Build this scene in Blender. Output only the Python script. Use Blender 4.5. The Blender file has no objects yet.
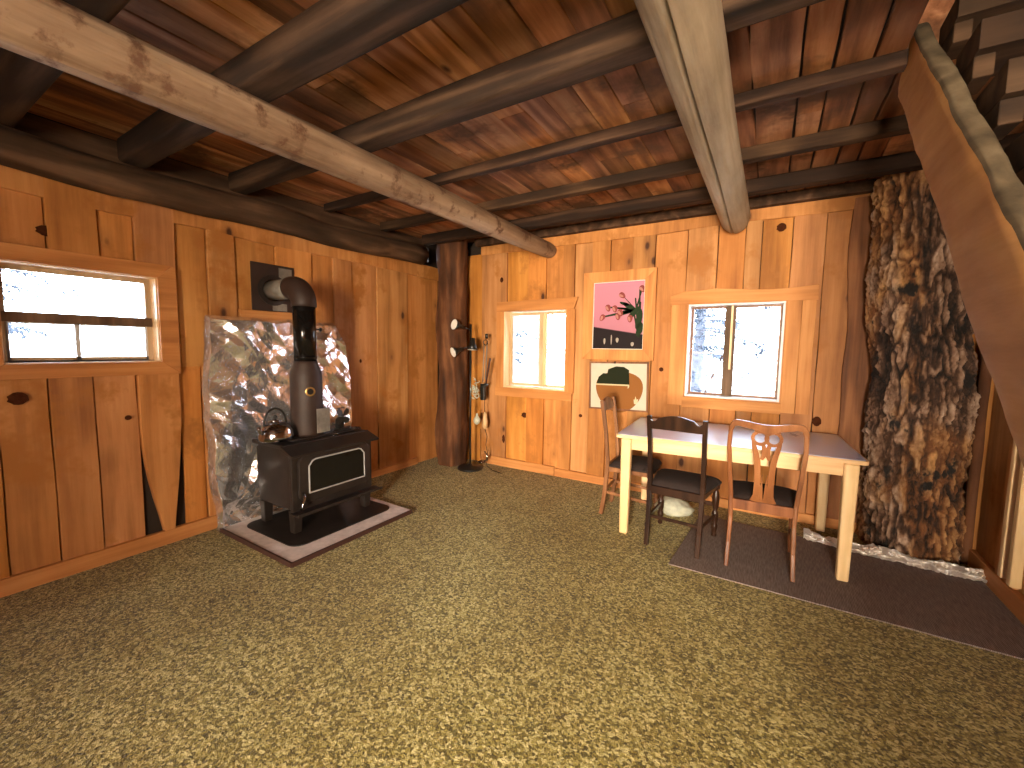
import bpy, math, random
from mathutils import Vector, Matrix, noise
random.seed(7)
PI = math.pi
S = bpy.context.scene
C = S.collection

# ---------------------------------------------------------------- camera
YAW, PITCH, ROLL, FPX = math.radians(31.3766), math.radians(5.0134), math.radians(0.782), 418.93
f = Vector((-math.sin(YAW)*math.cos(PITCH), math.cos(YAW)*math.cos(PITCH), -math.sin(PITCH)))
r0 = Vector((math.cos(YAW), math.sin(YAW), 0)); u0 = r0.cross(f)
r = math.cos(ROLL)*r0 + math.sin(ROLL)*u0; u = -math.sin(ROLL)*r0 + math.cos(ROLL)*u0
cd = bpy.data.cameras.new('camera'); cam = bpy.data.objects.new('camera', cd); C.objects.link(cam)
M = Matrix((r, u, -f)).transposed().to_4x4(); M.translation = Vector((0, 0, 1.41)); cam.matrix_world = M
cd.sensor_width = 36; cd.lens = FPX/1024*36; cd.clip_start = 0.02; cd.clip_end = 300
S.camera = cam
# ---------------------------------------------------------------- world, lights, exposure
S.view_settings.view_transform = 'Standard'; S.view_settings.look = 'None'
S.view_settings.gamma = 1; S.view_settings.use_curve_mapping = False
S.view_settings.exposure = 0.0
W = bpy.data.worlds.new('sky'); S.world = W; W.use_nodes = True
nt = W.node_tree; bg = nt.nodes['Background']
bg.inputs[0].default_value = (0.74, 0.87, 1.0, 1); bg.inputs[1].default_value = 30.0

def area(name, loc, rot, sx, sy, power=0, color=(1, 1, 1), portal=False, spread=180):
    d = bpy.data.lights.new(name, 'AREA'); d.shape = 'RECTANGLE'; d.size = sx; d.size_y = sy
    d.energy = power; d.color = color; d.spread = math.radians(spread)
    if portal: d.cycles.is_portal = True
    o = bpy.data.objects.new(name, d); C.objects.link(o); o.location = loc; o.rotation_euler = rot
    return o
# portals fill the window openings (they only guide the sky's sampling)
area('portal_back_right', (-0.28, 4.31, 1.40), (-PI/2, 0, 0), 0.74, 0.86, portal=True)
area('portal_back_left', (-2.22, 4.31, 1.39), (-PI/2, 0, 0), 0.78, 0.88, portal=True)
area('portal_left', (-3.72, 0.84, 1.56), (0, -PI/2, 0), 0.58, 0.70, portal=True)
# daylight coming through the glazed double door behind the camera
area('daylight_door', (0.75, -4.45, 1.30), (PI/2, 0, math.radians(17)), 1.5, 1.9, 570, (1.0, 0.81, 0.58), spread=96)
area('daylight_side', (1.44, -1.75, 1.45), (PI/2, 0, PI/2), 0.55, 0.45, 30, (1.0, 0.85, 0.62), spread=150)

# ---------------------------------------------------------------- node helpers
def new_mat(name):
    m = bpy.data.materials.new(name); m.use_nodes = True
    return m, m.node_tree, m.node_tree.nodes['Principled BSDF']
def nd(nt, t, **kw):
    n = nt.nodes.new(t)
    for k, v in kw.items(): setattr(n, k, v)
    return n
def ramp(nt, fac, stops):
    n = nt.nodes.new('ShaderNodeValToRGB'); e = n.color_ramp.elements
    while len(e) < len(stops): e.new(0.5)
    for i, (p, c) in enumerate(stops):
        e[i].position = p; e[i].color = (*c, 1)
    nt.links.new(fac, n.inputs[0]); return n.outputs[0]
def mix(nt, fac, a, b, mode='MIX'):
    n = nt.nodes.new('ShaderNodeMix'); n.data_type = 'RGBA'; n.blend_type = mode
    for s, v in ((n.inputs[0], fac), (n.inputs[6], a), (n.inputs[7], b)):
        if hasattr(v, 'links'): nt.links.new(v, s)
        elif isinstance(v, (int, float)): s.default_value = v
        else: s.default_value = (*v, 1)
    return n.outputs[2]
def mth(nt, op, a, b=0.0, c=0.0):
    n = nt.nodes.new('ShaderNodeMath'); n.operation = op
    for s, v in zip(n.inputs, (a, b, c)):
        if hasattr(v, 'links'): nt.links.new(v, s)
        else: s.default_value = v
    return n.outputs[0]
def texco(nt, scale, offattr=True):
    tc = nd(nt, 'ShaderNodeTexCoord')
    mp = nd(nt, 'ShaderNodeMapping'); mp.inputs['Scale'].default_value = scale
    nt.links.new(tc.outputs['Object'], mp.inputs[0])
    out = mp.outputs[0]
    if offattr:
        at = nd(nt, 'ShaderNodeAttribute', attribute_name='tint')
        v = nd(nt, 'ShaderNodeVectorMath', operation='MULTIPLY_ADD')
        nt.links.new(at.outputs['Vector'], v.inputs[0]); v.inputs[1].default_value = (41, 57, 33)
        nt.links.new(out, v.inputs[2]); out = v.outputs[0]
    return out
def noi(nt, vec, scale=1.0, detail=4, rough=.55, dist=0.0):
    n = nd(nt, 'ShaderNodeTexNoise'); n.inputs['Scale'].default_value = scale
    n.inputs['Detail'].default_value = detail; n.inputs['Roughness'].default_value = rough
    n.inputs['Distortion'].default_value = dist
    nt.links.new(vec, n.inputs['Vector']); return n.outputs[0]
def bump(nt, h, bsdf, strength=.3, dist=.01):
    b = nd(nt, 'ShaderNodeBump'); b.inputs['Strength'].default_value = strength
    b.inputs['Distance'].default_value = dist
    nt.links.new(h, b.inputs['Height']); nt.links.new(b.outputs[0], bsdf.inputs['Normal'])

def wood(name, dark, mid, light, grain='z', rough=.62, knots=True, vary=.55, fine=30, ringk=16, bmp=.25, stain=None, sscale=1.6, knotcol=(.06, .02, .008)):
    """sawn wood: stretched grain, contour rings, knots, a tint per board"""
    m, nt, b = new_mat(name)
    ax = 'xyz'.index(grain)
    def sc(across, along):
        v = [across]*3; v[ax] = along; return v
    v1 = texco(nt, sc(fine, 1.3)); v2 = texco(nt, sc(3.2, .45)); v3 = texco(nt, (1.7, 1.7, 1.7))
    n1 = noi(nt, v1, 1, 5, .65); n2 = noi(nt, v2, 1, 2, .5, .4); n3 = noi(nt, v3, 1, 5, .6)
    ring = mth(nt, 'SINE', mth(nt, 'MULTIPLY', n2, ringk*2.2))
    g = mth(nt, 'ADD', mth(nt, 'MULTIPLY', n1, .62), mth(nt, 'MULTIPLY', ring, .10))
    g = mth(nt, 'ADD', g, mth(nt, 'MULTIPLY', n3, .42))
    col = ramp(nt, g, [(.30, dark), (.52, mid), (.75, light)])
    at = nd(nt, 'ShaderNodeAttribute', attribute_name='tint')
    sep = nd(nt, 'ShaderNodeSeparateColor'); nt.links.new(at.outputs['Color'], sep.inputs[0])
    hsv = nd(nt, 'ShaderNodeHueSaturation')
    nt.links.new(mth(nt, 'MULTIPLY_ADD', sep.outputs[0], vary, 1-vary*.55), hsv.inputs['Value'])
    nt.links.new(mth(nt, 'MULTIPLY_ADD', sep.outputs[1], .010, .494), hsv.inputs['Hue'])
    nt.links.new(mth(nt, 'MULTIPLY_ADD', sep.outputs[2], .10, .94), hsv.inputs['Saturation'])
    nt.links.new(col, hsv.inputs['Color']); col = hsv.outputs[0]
    if stain:
        vs = texco(nt, (1.1, 1.1, 1.1), False); ns = noi(nt, vs, sscale, 5, .65)
        col = mix(nt, ramp(nt, ns, [(.53, (0, 0, 0)), (.64, (1, 1, 1))]), col, stain)
    if knots:
        vk = texco(nt, sc(3.6, 1.9)); vo = nd(nt, 'ShaderNodeTexVoronoi'); vo.inputs['Scale'].default_value = 1
        nt.links.new(vk, vo.inputs['Vector'])
        d = mth(nt, 'ADD', vo.outputs['Distance'], mth(nt, 'MULTIPLY', n3, .10))
        k = ramp(nt, d, [(.10, (1, 1, 1)), (.145, (.25, .25, .25)), (.27, (0, 0, 0))])
        col = mix(nt, k, col, knotcol)
    nt.links.new(col, b.inputs['Base Color']); b.inputs['Roughness'].default_value = rough
    b.inputs['Specular IOR Level'].default_value = .25
    bump(nt, mth(nt, 'ADD', n1, mth(nt, 'MULTIPLY', n3, .5)), b, bmp, .008)
    return m
def plain(name, col, rough=.5, metal=0.0, vary=.0, nscale=8, bmp=0, coat=0, spec=None):
    m, nt, b = new_mat(name)
    v = texco(nt, (nscale,)*3, False); n = noi(nt, v, 1, 5, .6)
    if vary:
        c = ramp(nt, n, [(.3, tuple(x*(1-vary) for x in col)), (.7, tuple(min(1, x*(1+vary)) for x in col))])
        nt.links.new(c, b.inputs['Base Color'])
    else: b.inputs['Base Color'].default_value = (*col, 1)
    b.inputs['Roughness'].default_value = rough; b.inputs['Metallic'].default_value = metal
    if coat: b.inputs['Coat Weight'].default_value = coat
    if spec is not None: b.inputs['Specular IOR Level'].default_value = spec
    if bmp: bump(nt, n, b, bmp, .005)
    return m

MT = {}
MT['pine'] = wood('pine_board', (.30, .115, .026), (.47, .192, .046), (.59, .265, .075), vary=.32, fine=22, ringk=9, stain=(.35, .132, .028), sscale=2.4)
MT['pine_h'] = wood('pine_trim', (.36, .135, .032), (.51, .205, .050), (.62, .28, .08), grain='x', knots=False, vary=.25)
MT['pine_hy'] = wood('pine_trim_y', (.33, .12, .028), (.47, .185, .045), (.59, .26, .075), grain='y', knots=False, vary=.25)
MT['pine_v'] = wood('pine_trim_v', (.36, .135, .032), (.51, .205, .050), (.62, .28, .08), grain='z', knots=False, vary=.25)
MT['brownboard_shaded'] = wood('shaded_brown_board', (.10, .035, .010), (.20, .075, .020), (.32, .13, .04), vary=.1, knots=False)
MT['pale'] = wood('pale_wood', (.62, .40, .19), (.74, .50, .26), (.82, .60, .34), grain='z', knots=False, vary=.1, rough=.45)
MT['pale_x'] = wood('pale_wood_x', (.60, .36, .16), (.70, .45, .22), (.78, .54, .28), grain='x', knots=False, vary=.1, rough=.45)
MT['ceil'] = wood('ceiling_board', (.10, .040, .016), (.31, .125, .046), (.52, .25, .105), grain='y', vary=.8, fine=16, stain=(.11, .052, .024), rough=.8)
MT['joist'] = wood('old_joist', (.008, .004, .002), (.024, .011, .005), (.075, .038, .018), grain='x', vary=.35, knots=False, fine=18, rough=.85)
MT['log'] = wood('peeled_log', (.13, .072, .040), (.27, .170, .105), (.42, .29, .19), grain='y', vary=.2, knots=False, fine=14, rough=.75, stain=(.105, .050, .026), ringk=6, sscale=7.5)
MT['log2'] = wood('grey_peeled_log', (.21, .15, .09), (.40, .305, .20), (.56, .45, .32), grain='y', vary=.2, knots=False, fine=14, rough=.75, ringk=6)
MT['plate'] = wood('plate_log', (.028, .014, .006), (.075, .038, .018), (.17, .09, .045), grain='y', vary=.2, knots=False, fine=12, rough=.85)
MT['post'] = wood('corner_post', (.030, .011, .005), (.095, .033, .012), (.22, .085, .033), grain='z', vary=.2, knots=True, fine=9, rough=.8, bmp=.6)
MT['stair'] = wood('stringer_wood', (.21, .095, .032), (.38, .175, .060), (.52, .27, .105), grain='y', vary=.1, knots=False, fine=10, ringk=1, rough=.85, bmp=.5)
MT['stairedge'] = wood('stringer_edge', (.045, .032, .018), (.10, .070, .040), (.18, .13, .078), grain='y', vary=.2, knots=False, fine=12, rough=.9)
MT['tread'] = wood('tread_wood', (.012, .006, .003), (.036, .018, .008), (.085, .045, .022), grain='x', vary=.4, knots=False, fine=12, rough=.85)
MT['dark'] = wood('dark_walnut', (.008, .004, .003), (.020, .008, .004), (.042, .018, .009), grain='z', vary=.2, knots=False, rough=.3, bmp=.05)
MT['brown'] = wood('brown_oak', (.10, .040, .015), (.19, .078, .030), (.30, .135, .055), grain='z', vary=.2, knots=False, rough=.35, bmp=.05)
MT['splat'] = wood('mahogany', (.10, .036, .014), (.20, .078, .028), (.30, .13, .052), grain='z', vary=.2, knots=False, rough=.28, bmp=.05)
MT['seat'] = plain('dark_upholstery', (.018, .009, .007), .9, vary=.3, nscale=60)
MT['iron'] = plain('stove_iron', (.024, .017, .014), .45, .3, vary=.35, nscale=9, bmp=.12)
MT['pipe_gloss'] = plain('glossy_pipe', (.012, .010, .009), .16, .5)
MT['pipe_matt'] = plain('matt_brown_pipe', (.032, .016, .011), .6, .2, vary=.25, nscale=10)
MT['galv'] = plain('galvanised_steel', (.22, .20, .17), .5, .35, vary=.35, nscale=12)
MT['chrome'] = plain('chrome', (.45, .47, .53), .12, 1.0)
MT['silver'] = plain('silver_trim', (.50, .49, .48), .3, .3)
MT['black'] = plain('black_plastic', (.010, .009, .008), .35)
MT['glass_dark'] = plain('stove_glass', (.003, .003, .003), .08, 0)
MT['hearth'] = plain('hearth_board', (.72, .63, .60), .7, vary=.18, nscale=14)
MT['hearth_edge'] = plain('hearth_edge', (.05, .018, .012), .6)
MT['white'] = plain('white_enamel', (.75, .72, .66), .35)
MT['cream'] = plain('cream_mat', (.46, .42, .33), .7, vary=.08, nscale=5)
MT['brass'] = plain('brass', (.62, .42, .16), .3, .9)
MT['bone'] = plain('tan_handle', (.55, .36, .18), .5)
MT['bag'] = plain('pale_cloth', (.42, .42, .33), .85, vary=.25, nscale=20, bmp=.3)
MT['backing'] = plain('dark_backing', (.02, .011, .006), .9)
MT['vinyl'] = plain('window_vinyl', (.62, .60, .60), .5)
MT['sash_dark'] = wood('weathered_sash', (.07, .038, .022), (.13, .075, .045), (.22, .13, .08), grain='z', vary=.2, knots=False, rough=.7)
MT['snow'] = plain('pale_ground', (.62, .60, .56), .9, vary=.2, nscale=.7)
MT['bark_out'] = plain('pine_bark', (.07, .065, .075), .9, vary=.4, nscale=6)
MT['needles'] = plain('pine_needles', (.045, .055, .075), .9, vary=.4, nscale=4)
MT['light_sash'] = wood('light_sash', (.40, .27, .15), (.52, .37, .22), (.62, .46, .30), grain='z', vary=.2, knots=False)
MT['tabletop'] = None

# glass: clear pane, thin
m, nt, b = new_mat('window_glass'); nt.nodes.remove(b)
tr = nd(nt, 'ShaderNodeBsdfTransparent'); gl = nd(nt, 'ShaderNodeBsdfGlossy'); gl.inputs['Roughness'].default_value = .02
fr = nd(nt, 'ShaderNodeFresnel'); fr.inputs[0].default_value = 1.45; mx = nd(nt, 'ShaderNodeMixShader')
tr.inputs[0].default_value = (.95, .97, 1, 1)
nt.links.new(fr.outputs[0], mx.inputs[0]); nt.links.new(tr.outputs[0], mx.inputs[1]); nt.links.new(gl.outputs[0], mx.inputs[2])
nt.links.new(mx.outputs[0], nt.nodes['Material Output'].inputs[0]); MT['glass'] = m

# carpet
m, nt, b = new_mat('olive_carpet')
v = texco(nt, (1, 1, 1), False)
na = noi(nt, v, 62, 3, .7); nb = noi(nt, v, 150, 2, .6); nc = noi(nt, v, 1.3, 4, .55); nf = noi(nt, v, 24, 2, .5)
vo = nd(nt, 'ShaderNodeTexVoronoi'); vo.inputs['Scale'].default_value = 105
vd = nd(nt, 'ShaderNodeVectorMath', operation='MULTIPLY_ADD'); vn = nd(nt, 'ShaderNodeTexNoise'); vn.inputs['Scale'].default_value = 40
nt.links.new(v, vn.inputs['Vector']); nt.links.new(vn.outputs['Color'], vd.inputs[0]); vd.inputs[1].default_value = (.025, .025, .025); nt.links.new(v, vd.inputs[2]); nt.links.new(vd.outputs[0], vo.inputs['Vector'])
sv = nd(nt, 'ShaderNodeSeparateColor'); nt.links.new(vo.outputs['Color'], sv.inputs[0])
g = mth(nt, 'ADD', mth(nt, 'MULTIPLY', na, .45), mth(nt, 'MULTIPLY', sv.outputs[0], .40))
g = mth(nt, 'ADD', g, mth(nt, 'MULTIPLY', nf, .20))
col = ramp(nt, g, [(.26, (.050, .036, .005)), (.42, (.155, .116, .018)), (.56, (.33, .265, .062)), (.74, (.66, .57, .26))])
col = mix(nt, ramp(nt, nc, [(.40, (0, 0, 0)), (.62, (1, 1, 1))]), col, mix(nt, 1.0, col, (.80, .74, .60), 'MULTIPLY'))
nt.links.new(col, b.inputs['Base Color']); b.inputs['Roughness'].default_value = .95
b.inputs['Specular IOR Level'].default_value = .1
b.inputs['Sheen Weight'].default_value = .25
bump(nt, mth(nt, 'ADD', na, mth(nt, 'MULTIPLY', nb, .5)), b, .9, .012); MT['carpet'] = m
# mat
m, nt, b = new_mat('grey_brown_mat')
v = texco(nt, (1, 1, 1), False); wv = nd(nt, 'ShaderNodeTexWave'); wv.inputs['Scale'].default_value = 42
wv.inputs['Distortion'].default_value = .6; wv.bands_direction = 'X'; nt.links.new(v, wv.inputs['Vector'])
na = noi(nt, texco(nt, (160, 14, 10), False), 1, 3, .6)
g = mth(nt, 'ADD', mth(nt, 'MULTIPLY', wv.outputs[1], .3), mth(nt, 'MULTIPLY', na, .7))
nt.links.new(ramp(nt, g, [(.3, (.11, .080, .070)), (.7, (.30, .235, .205))]), b.inputs['Base Color'])
b.inputs['Roughness'].default_value = .95; b.inputs['Specular IOR Level'].default_value = .1
bump(nt, g, b, .5, .004); MT['mat'] = m
# table top laminate
m, nt, b = new_mat('grey_laminate')
v = texco(nt, (3, 3, 3), False); n = noi(nt, v, 1, 5, .6)
nt.links.new(ramp(nt, n, [(.3, (.44, .50, .66)), (.7, (.54, .60, .74))]), b.inputs['Base Color'])
nt.links.new(ramp(nt, n, [(.3, (.26,)*3), (.7, (.40,)*3)]), b.inputs['Roughness']); b.inputs['Specular IOR Level'].default_value = .8
b.inputs['Coat Weight'].default_value = .5; b.inputs['Coat Roughness'].default_value = .12
MT['tabletop'] = m
# foil
m, nt, b = new_mat('crumpled_foil')
b.inputs['Base Color'].default_value = (.93, .93, .95, 1); b.inputs['Metallic'].default_value = .90; b.inputs['Roughness'].default_value = .20
v = texco(nt, (1, 1, 1), False)
n = noi(nt, v, 16, 2, .5, 2.0)
bump(nt, n, b, .30, .014); MT['foil'] = m
MT['foil_rough'] = plain('worn_foil', (.88, .84, .80), .38, .85, nscale=40, bmp=.4)
# bark of the big trunk
m, nt, b = new_mat('thick_bark')
at = nd(nt, 'ShaderNodeAttribute', attribute_name='tint')
sep = nd(nt, 'ShaderNodeSeparateColor'); nt.links.new(at.outputs['Color'], sep.inputs[0])
v = texco(nt, (34, 34, 17), False); n = noi(nt, v, 1, 8, .75, .8)
v2 = texco(nt, (3.5, 3.5, 1.6), False); n2 = noi(nt, v2, 1, 3, .5)
g = mth(nt, 'ADD', mth(nt, 'MULTIPLY', sep.outputs[0], .62), mth(nt, 'MULTIPLY', n, .45))
c1 = ramp(nt, g, [(.34, (.010, .006, .004)), (.52, (.10, .046, .024)), (.66, (.34, .195, .12)), (.84, (.68, .48, .34))])
c2 = ramp(nt, g, [(.28, (.03, .012, .005)), (.50, (.26, .10, .032)), (.78, (.74, .40, .15))])
c = mix(nt, ramp(nt, n2, [(.47, (0, 0, 0)), (.58, (1, 1, 1))]), c1, c2)
c = mix(nt, ramp(nt, noi(nt, texco(nt, (4.5, 4.5, 3.2), False), 1.3, 4, .6), [(.60, (0, 0, 0)), (.66, (1, 1, 1))]), c, (.018, .014, .012))
nt.links.new(c, b.inputs['Base Color']); b.inputs['Roughness'].default_value = .8
bump(nt, n, b, 1.0, .03); MT['bark'] = m

# ---------------------------------------------------------------- mesh builder
class MB:
    def __init__(s): s.v = []; s.f = []; s.mi = []; s.t = []; s.tint = (.5, .5, .5); s.m = 0
    def nt(s, a=None):
        s.tint = a or (random.random(), random.random(), random.random()); return s
    def add(s, vs, fs, mi=None):
        o = len(s.v); s.v += [tuple(p) for p in vs]; s.t += [s.tint]*len(vs)
        for q in fs: s.f.append(tuple(i+o for i in q)); s.mi.append(s.m if mi is None else mi)
        return s
    def box(s, a, b, mi=None, R=None, c=None):
        x0, y0, z0 = a; x1, y1, z1 = b
        vs = [Vector(p) for p in ((x0,y0,z0),(x1,y0,z0),(x1,y1,z0),(x0,y1,z0),(x0,y0,z1),(x1,y0,z1),(x1,y1,z1),(x0,y1,z1))]
        if R is not None:
            c = Vector(c) if c is not None else sum(vs, Vector())/8
            vs = [c + R @ (p-c) for p in vs]
        return s.add(vs, [(3,2,1,0),(4,5,6,7),(0,1,5,4),(1,2,6,5),(2,3,7,6),(3,0,4,7)], mi)
    def bar(s, p, q, w, h, mi=None, up=(0,0,1), w2=None, h2=None):
        p, q = Vector(p), Vector(q); d = (q-p).normalized(); up = Vector(up)
        if abs(d.dot(up)) > .98: up = Vector((0, 1, 0))
        a = d.cross(up).normalized(); b = a.cross(d); vs = []
        for c, ww, hh in ((p, w, h), (q, w2 or w, h2 or h)):
            for i, j in ((-1,-1),(1,-1),(1,1),(-1,1)): vs.append(c + a*i*ww/2 + b*j*hh/2)
        return s.add(vs, [(0,1,2,3),(7,6,5,4),(0,4,5,1),(1,5,6,2),(2,6,7,3),(3,7,4,0)], mi)
    def tube(s, pts, rad, n=12, mi=None, cap=True, nz=0, nf=3, flat=1.0):
        pts = [Vector(p) for p in pts]
        if not hasattr(rad, '__len__'): rad = [rad]*len(pts)
        vs = []; fs = []; prev = None
        for i, p in enumerate(pts):
            d = (pts[min(i+1, len(pts)-1)] - pts[max(i-1, 0)]).normalized()
            if prev is None:
                up = Vector((0,0,1)) if abs(d.z) < .9 else Vector((1,0,0)); a = d.cross(up).normalized()
            else: a = (prev - d*prev.dot(d)).normalized()
            prev = a; b = d.cross(a)
            for k in range(n):
                t = 2*PI*k/n; dr = a*math.cos(t) + b*math.sin(t)*flat
                rr = rad[i]
                if nz: rr *= 1 + nz*noise.fractal((p+dr*rad[i])*nf, .9, 2, 4)
                vs.append(p + dr*rr)
        for i in range(len(pts)-1):
            for k in range(n):
                k2 = (k+1) % n
                fs.append((i*n+k, (i+1)*n+k, (i+1)*n+k2, i*n+k2))
        if cap: fs += [tuple(range(n)), tuple(reversed(range((len(pts)-1)*n, len(pts)*n)))]
        return s.add(vs, fs, mi)
    def lathe(s, prof, c=(0,0,0), n=24, axis=(0,0,1), mi=None):
        ax = Vector(axis).normalized(); t = Vector((1,0,0)) if abs(ax.x) < .9 else Vector((0,1,0))
        a = ax.cross(t).normalized(); b = ax.cross(a); c = Vector(c); vs = []; fs = []
        for rr, z in prof:
            for k in range(n):
                th = 2*PI*k/n; vs.append(c + ax*z + (a*math.cos(th)+b*math.sin(th))*max(rr, 1e-4))
        m_ = len(prof)
        for i in range(m_-1):
            for k in range(n):
                k2 = (k+1) % n; fs.append((i*n+k, i*n+k2, (i+1)*n+k2, (i+1)*n+k))
        fs += [tuple(reversed(range(n))), tuple(range((m_-1)*n, m_*n))]
        return s.add(vs, fs, mi)
    def prism(s, poly, o, ex, ey, thick, mi=None):
        """polygon (2D, in axes ex, ey at origin o) extruded by thick along ex x ey"""
        o, ex, ey = Vector(o), Vector(ex), Vector(ey); n_ = ex.cross(ey).normalized()
        k = len(poly); vs = [o+ex*p[0]+ey*p[1] for p in poly]; vs += [p+n_*thick for p in vs]
        fs = [tuple(reversed(range(k))), tuple(range(k, 2*k))]
        fs += [(i, (i+1) % k, (i+1) % k+k, i+k) for i in range(k)]
        return s.add(vs, fs, mi)
    def grid(s, fn, nu, nv, mi=None, closeu=False, tintf=None):
        vs = []; fs = []; o = len(s.v); old = s.tint
        for j in range(nv+1):
            for i in range(nu + (0 if closeu else 1)):
                vs.append(fn(i/nu, j/nv))
        w = nu if closeu else nu+1
        for j in range(nv):
            for i in range(nu):
                i2 = (i+1) % w if closeu else i+1
                fs.append((j*w+i, j*w+i2, (j+1)*w+i2, (j+1)*w+i))
        s.add(vs, fs, mi)
        return s
    def plank(s, P, u0, u1, z0, z1, back, front, wav=.0025, seed=None, mi=None, live=0.0, taper=None):
        """board standing along v with slightly irregular edges. P(u, v, depth) -> point"""
        sd = random.random()*99 if seed is None else seed
        nz = max(2, int(abs(z1-z0)/.12)); vs = []
        for j in range(nz+1):
            z = z0+(z1-z0)*j/nz
            e0 = wav*noise.noise((sd, z*2.5, 0))*2 + live*noise.noise((sd, z*1.6, 5)); e1 = wav*noise.noise((sd+9, z*2.5, 0))*2 + live*noise.noise((sd+7, z*1.6, 5))
            a, b = u0+e0, u1+e1
            if taper: a += taper(z)[0]; b += taper(z)[1]
            c = .003
            for uu, dd in ((a, back), (a, front-c), (a+c, front), (b-c, front), (b, front-c), (b, back)):
                vs.append(P(uu, z, dd))
        fs = []
        for j in range(nz):
            for k in range(5): fs.append((j*6+k, j*6+k+1, (j+1)*6+k+1, (j+1)*6+k))
            fs.append((j*6+5, j*6, (j+1)*6, (j+1)*6+5))
        fs += [tuple(reversed(range(6))), tuple(range(nz*6, nz*6+6))]
        return s.add(vs, fs, mi)
    def build(s, name, mats, parent=None, loc=None, smooth=False, bevel=0, seg=2, recalc=True):
        me = bpy.data.meshes.new(name); me.from_pydata(s.v, [], s.f)
        for k in (mats if isinstance(mats, (list, tuple)) else [mats]): me.materials.append(MT[k] if isinstance(k, str) else k)
        me.polygons.foreach_set('material_index', s.mi)
        at = me.color_attributes.new('tint', 'FLOAT_COLOR', 'POINT')
        fl = []
        for t in s.t: fl += [t[0], t[1], t[2], 1.0]
        at.data.foreach_set('color', fl)
        if smooth: me.polygons.foreach_set('use_smooth', [True]*len(s.f))
        if recalc:
            import bmesh
            bm = bmesh.new(); bm.from_mesh(me); bmesh.ops.recalc_face_normals(bm, faces=bm.faces); bm.to_mesh(me); bm.free()
        me.update()
        o = bpy.data.objects.new(name, me); C.objects.link(o)
        if parent: o.parent = parent
        if loc: o.location = loc
        if bevel:
            bv = o.modifiers.new('bevel', 'BEVEL'); bv.width = bevel; bv.segments = seg; bv.limit_method = 'ANGLE'; bv.angle_limit = math.radians(40)
        return o
def tag(o, label=None, cat=None, group=None, kind=None):
    if label: o['label'] = label
    if cat: o['category'] = cat
    if group: o['group'] = group
    if kind: o['kind'] = kind
    return o
def thing(name, label, cat, loc=(0,0,0), rz=0, group=None):
    o = bpy.data.objects.new(name, None); C.objects.link(o); o.empty_display_size = .1
    o.location = loc; o.rotation_euler = (0, 0, rz); return tag(o, label, cat, group)
def struct(o): o['kind'] = 'structure'; return o

# ---------------------------------------------------------------- room dimensions
XL, XR, YB, YR, ZC = -3.55, 1.25, 4.14, -3.0, 2.66
def merge_cuts(joints, extra):
    return sorted(set([round(x, 3) for x in joints+extra]))
def wall_boards(mb, P, joints, z0, z1, openings, depths=None, lives={}, tints=None):
    """board wall: one board between neighbouring joints, cut round the openings"""
    for i in range(len(joints)-1):
        a, b = joints[i], joints[i+1]; g = .0025
        mb.nt(); fr = (.0, .019)[i % 2] + random.uniform(0, .004)
        if depths and i in depths: fr = depths[i]
        if tints and i in tints: mb.tint = tints[i]
        segs = [(a+g, b-g, z0, z1)]
        for (ou0, ou1, oz0, oz1) in openings:
            out = []
            for (u0_, u1_, s0, s1) in segs:
                if u1_ <= ou0 or u0_ >= ou1 or s1 <= oz0 or s0 >= oz1: out.append((u0_, u1_, s0, s1)); continue
                if s0 < oz0: out.append((u0_, u1_, s0, oz0))
                if s1 > oz1: out.append((u0_, u1_, oz1, s1))
                if u0_ < ou0: out.append((u0_, ou0, max(s0, oz0), min(s1, oz1)))
                if u1_ > ou1: out.append((ou1, u1_, max(s0, oz0), min(s1, oz1)))
            segs = out
        sd = random.random()*50
        for q in segs: mb.plank(P, *q, -.02, fr, seed=sd, live=lives.get(i, 0))
def panel(mb, P, u0, u1, z0, z1, d0, d1, openings, mi):
    """solid backing behind the boards with the same openings"""
    us = merge_cuts([u0, u1], [x for o in openings for x in o[:2] if u0 < x < u1])
    zs = merge_cuts([z0, z1], [x for o in openings for x in o[2:] if z0 < x < z1])
    for i in range(len(us)-1):
        for j in range(len(zs)-1):
            cu, cz = (us[i]+us[i+1])/2, (zs[j]+zs[j+1])/2
            if any(o[0] < cu < o[1] and o[2] < cz < o[3] for o in openings): continue
            pts = [P(uu, zz, dd) for dd in (d0, d1) for uu, zz in ((us[i], zs[j]), (us[i+1], zs[j]), (us[i+1], zs[j+1]), (us[i], zs[j+1]))]
            mb.add(pts, [(0,1,2,3),(7,6,5,4),(0,4,5,1),(1,5,6,2),(2,6,7,3),(3,7,4,0)], mi)

PB = lambda u_, z, d: Vector((u_, YB-d, z))          # back wall, depth towards the room
PL = lambda u_, z, d: Vector((XL+d, u_, z))          # left wall
PR = lambda u_, z, d: Vector((XR-d, u_, z))          # right wall
PF = lambda u_, z, d: Vector((u_, YR+d, z))          # wall behind the camera

# floor
m_ = MB(); m_.box((XL-.12, YR-.12, -.08), (XR+.12, YB+.12, 0)); struct(m_.build('floor', 'carpet'))

# left wall
W1 = (.50, 1.19, 1.28, 1.84)
jl = [YR]
while jl[-1] < -.2: jl.append(jl[-1]+random.uniform(.18, .30))
jl[-1] = -.04
jl_low = jl + [.20, .46, .66, .85, 1.06, 1.29, 1.43, 1.75, 2.1, 2.32, 2.54, 2.75, 3.06, 3.5, 4.02]
jl_up = jl + [.20, .42, .70, .92, 1.09, 1.31, 1.50, 1.69, 2.0, 2.32, 2.55, 2.75, 3.06, 3.28, 3.5, 4.02]
m_ = MB()
i1 = jl_low.index(1.06)
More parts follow.
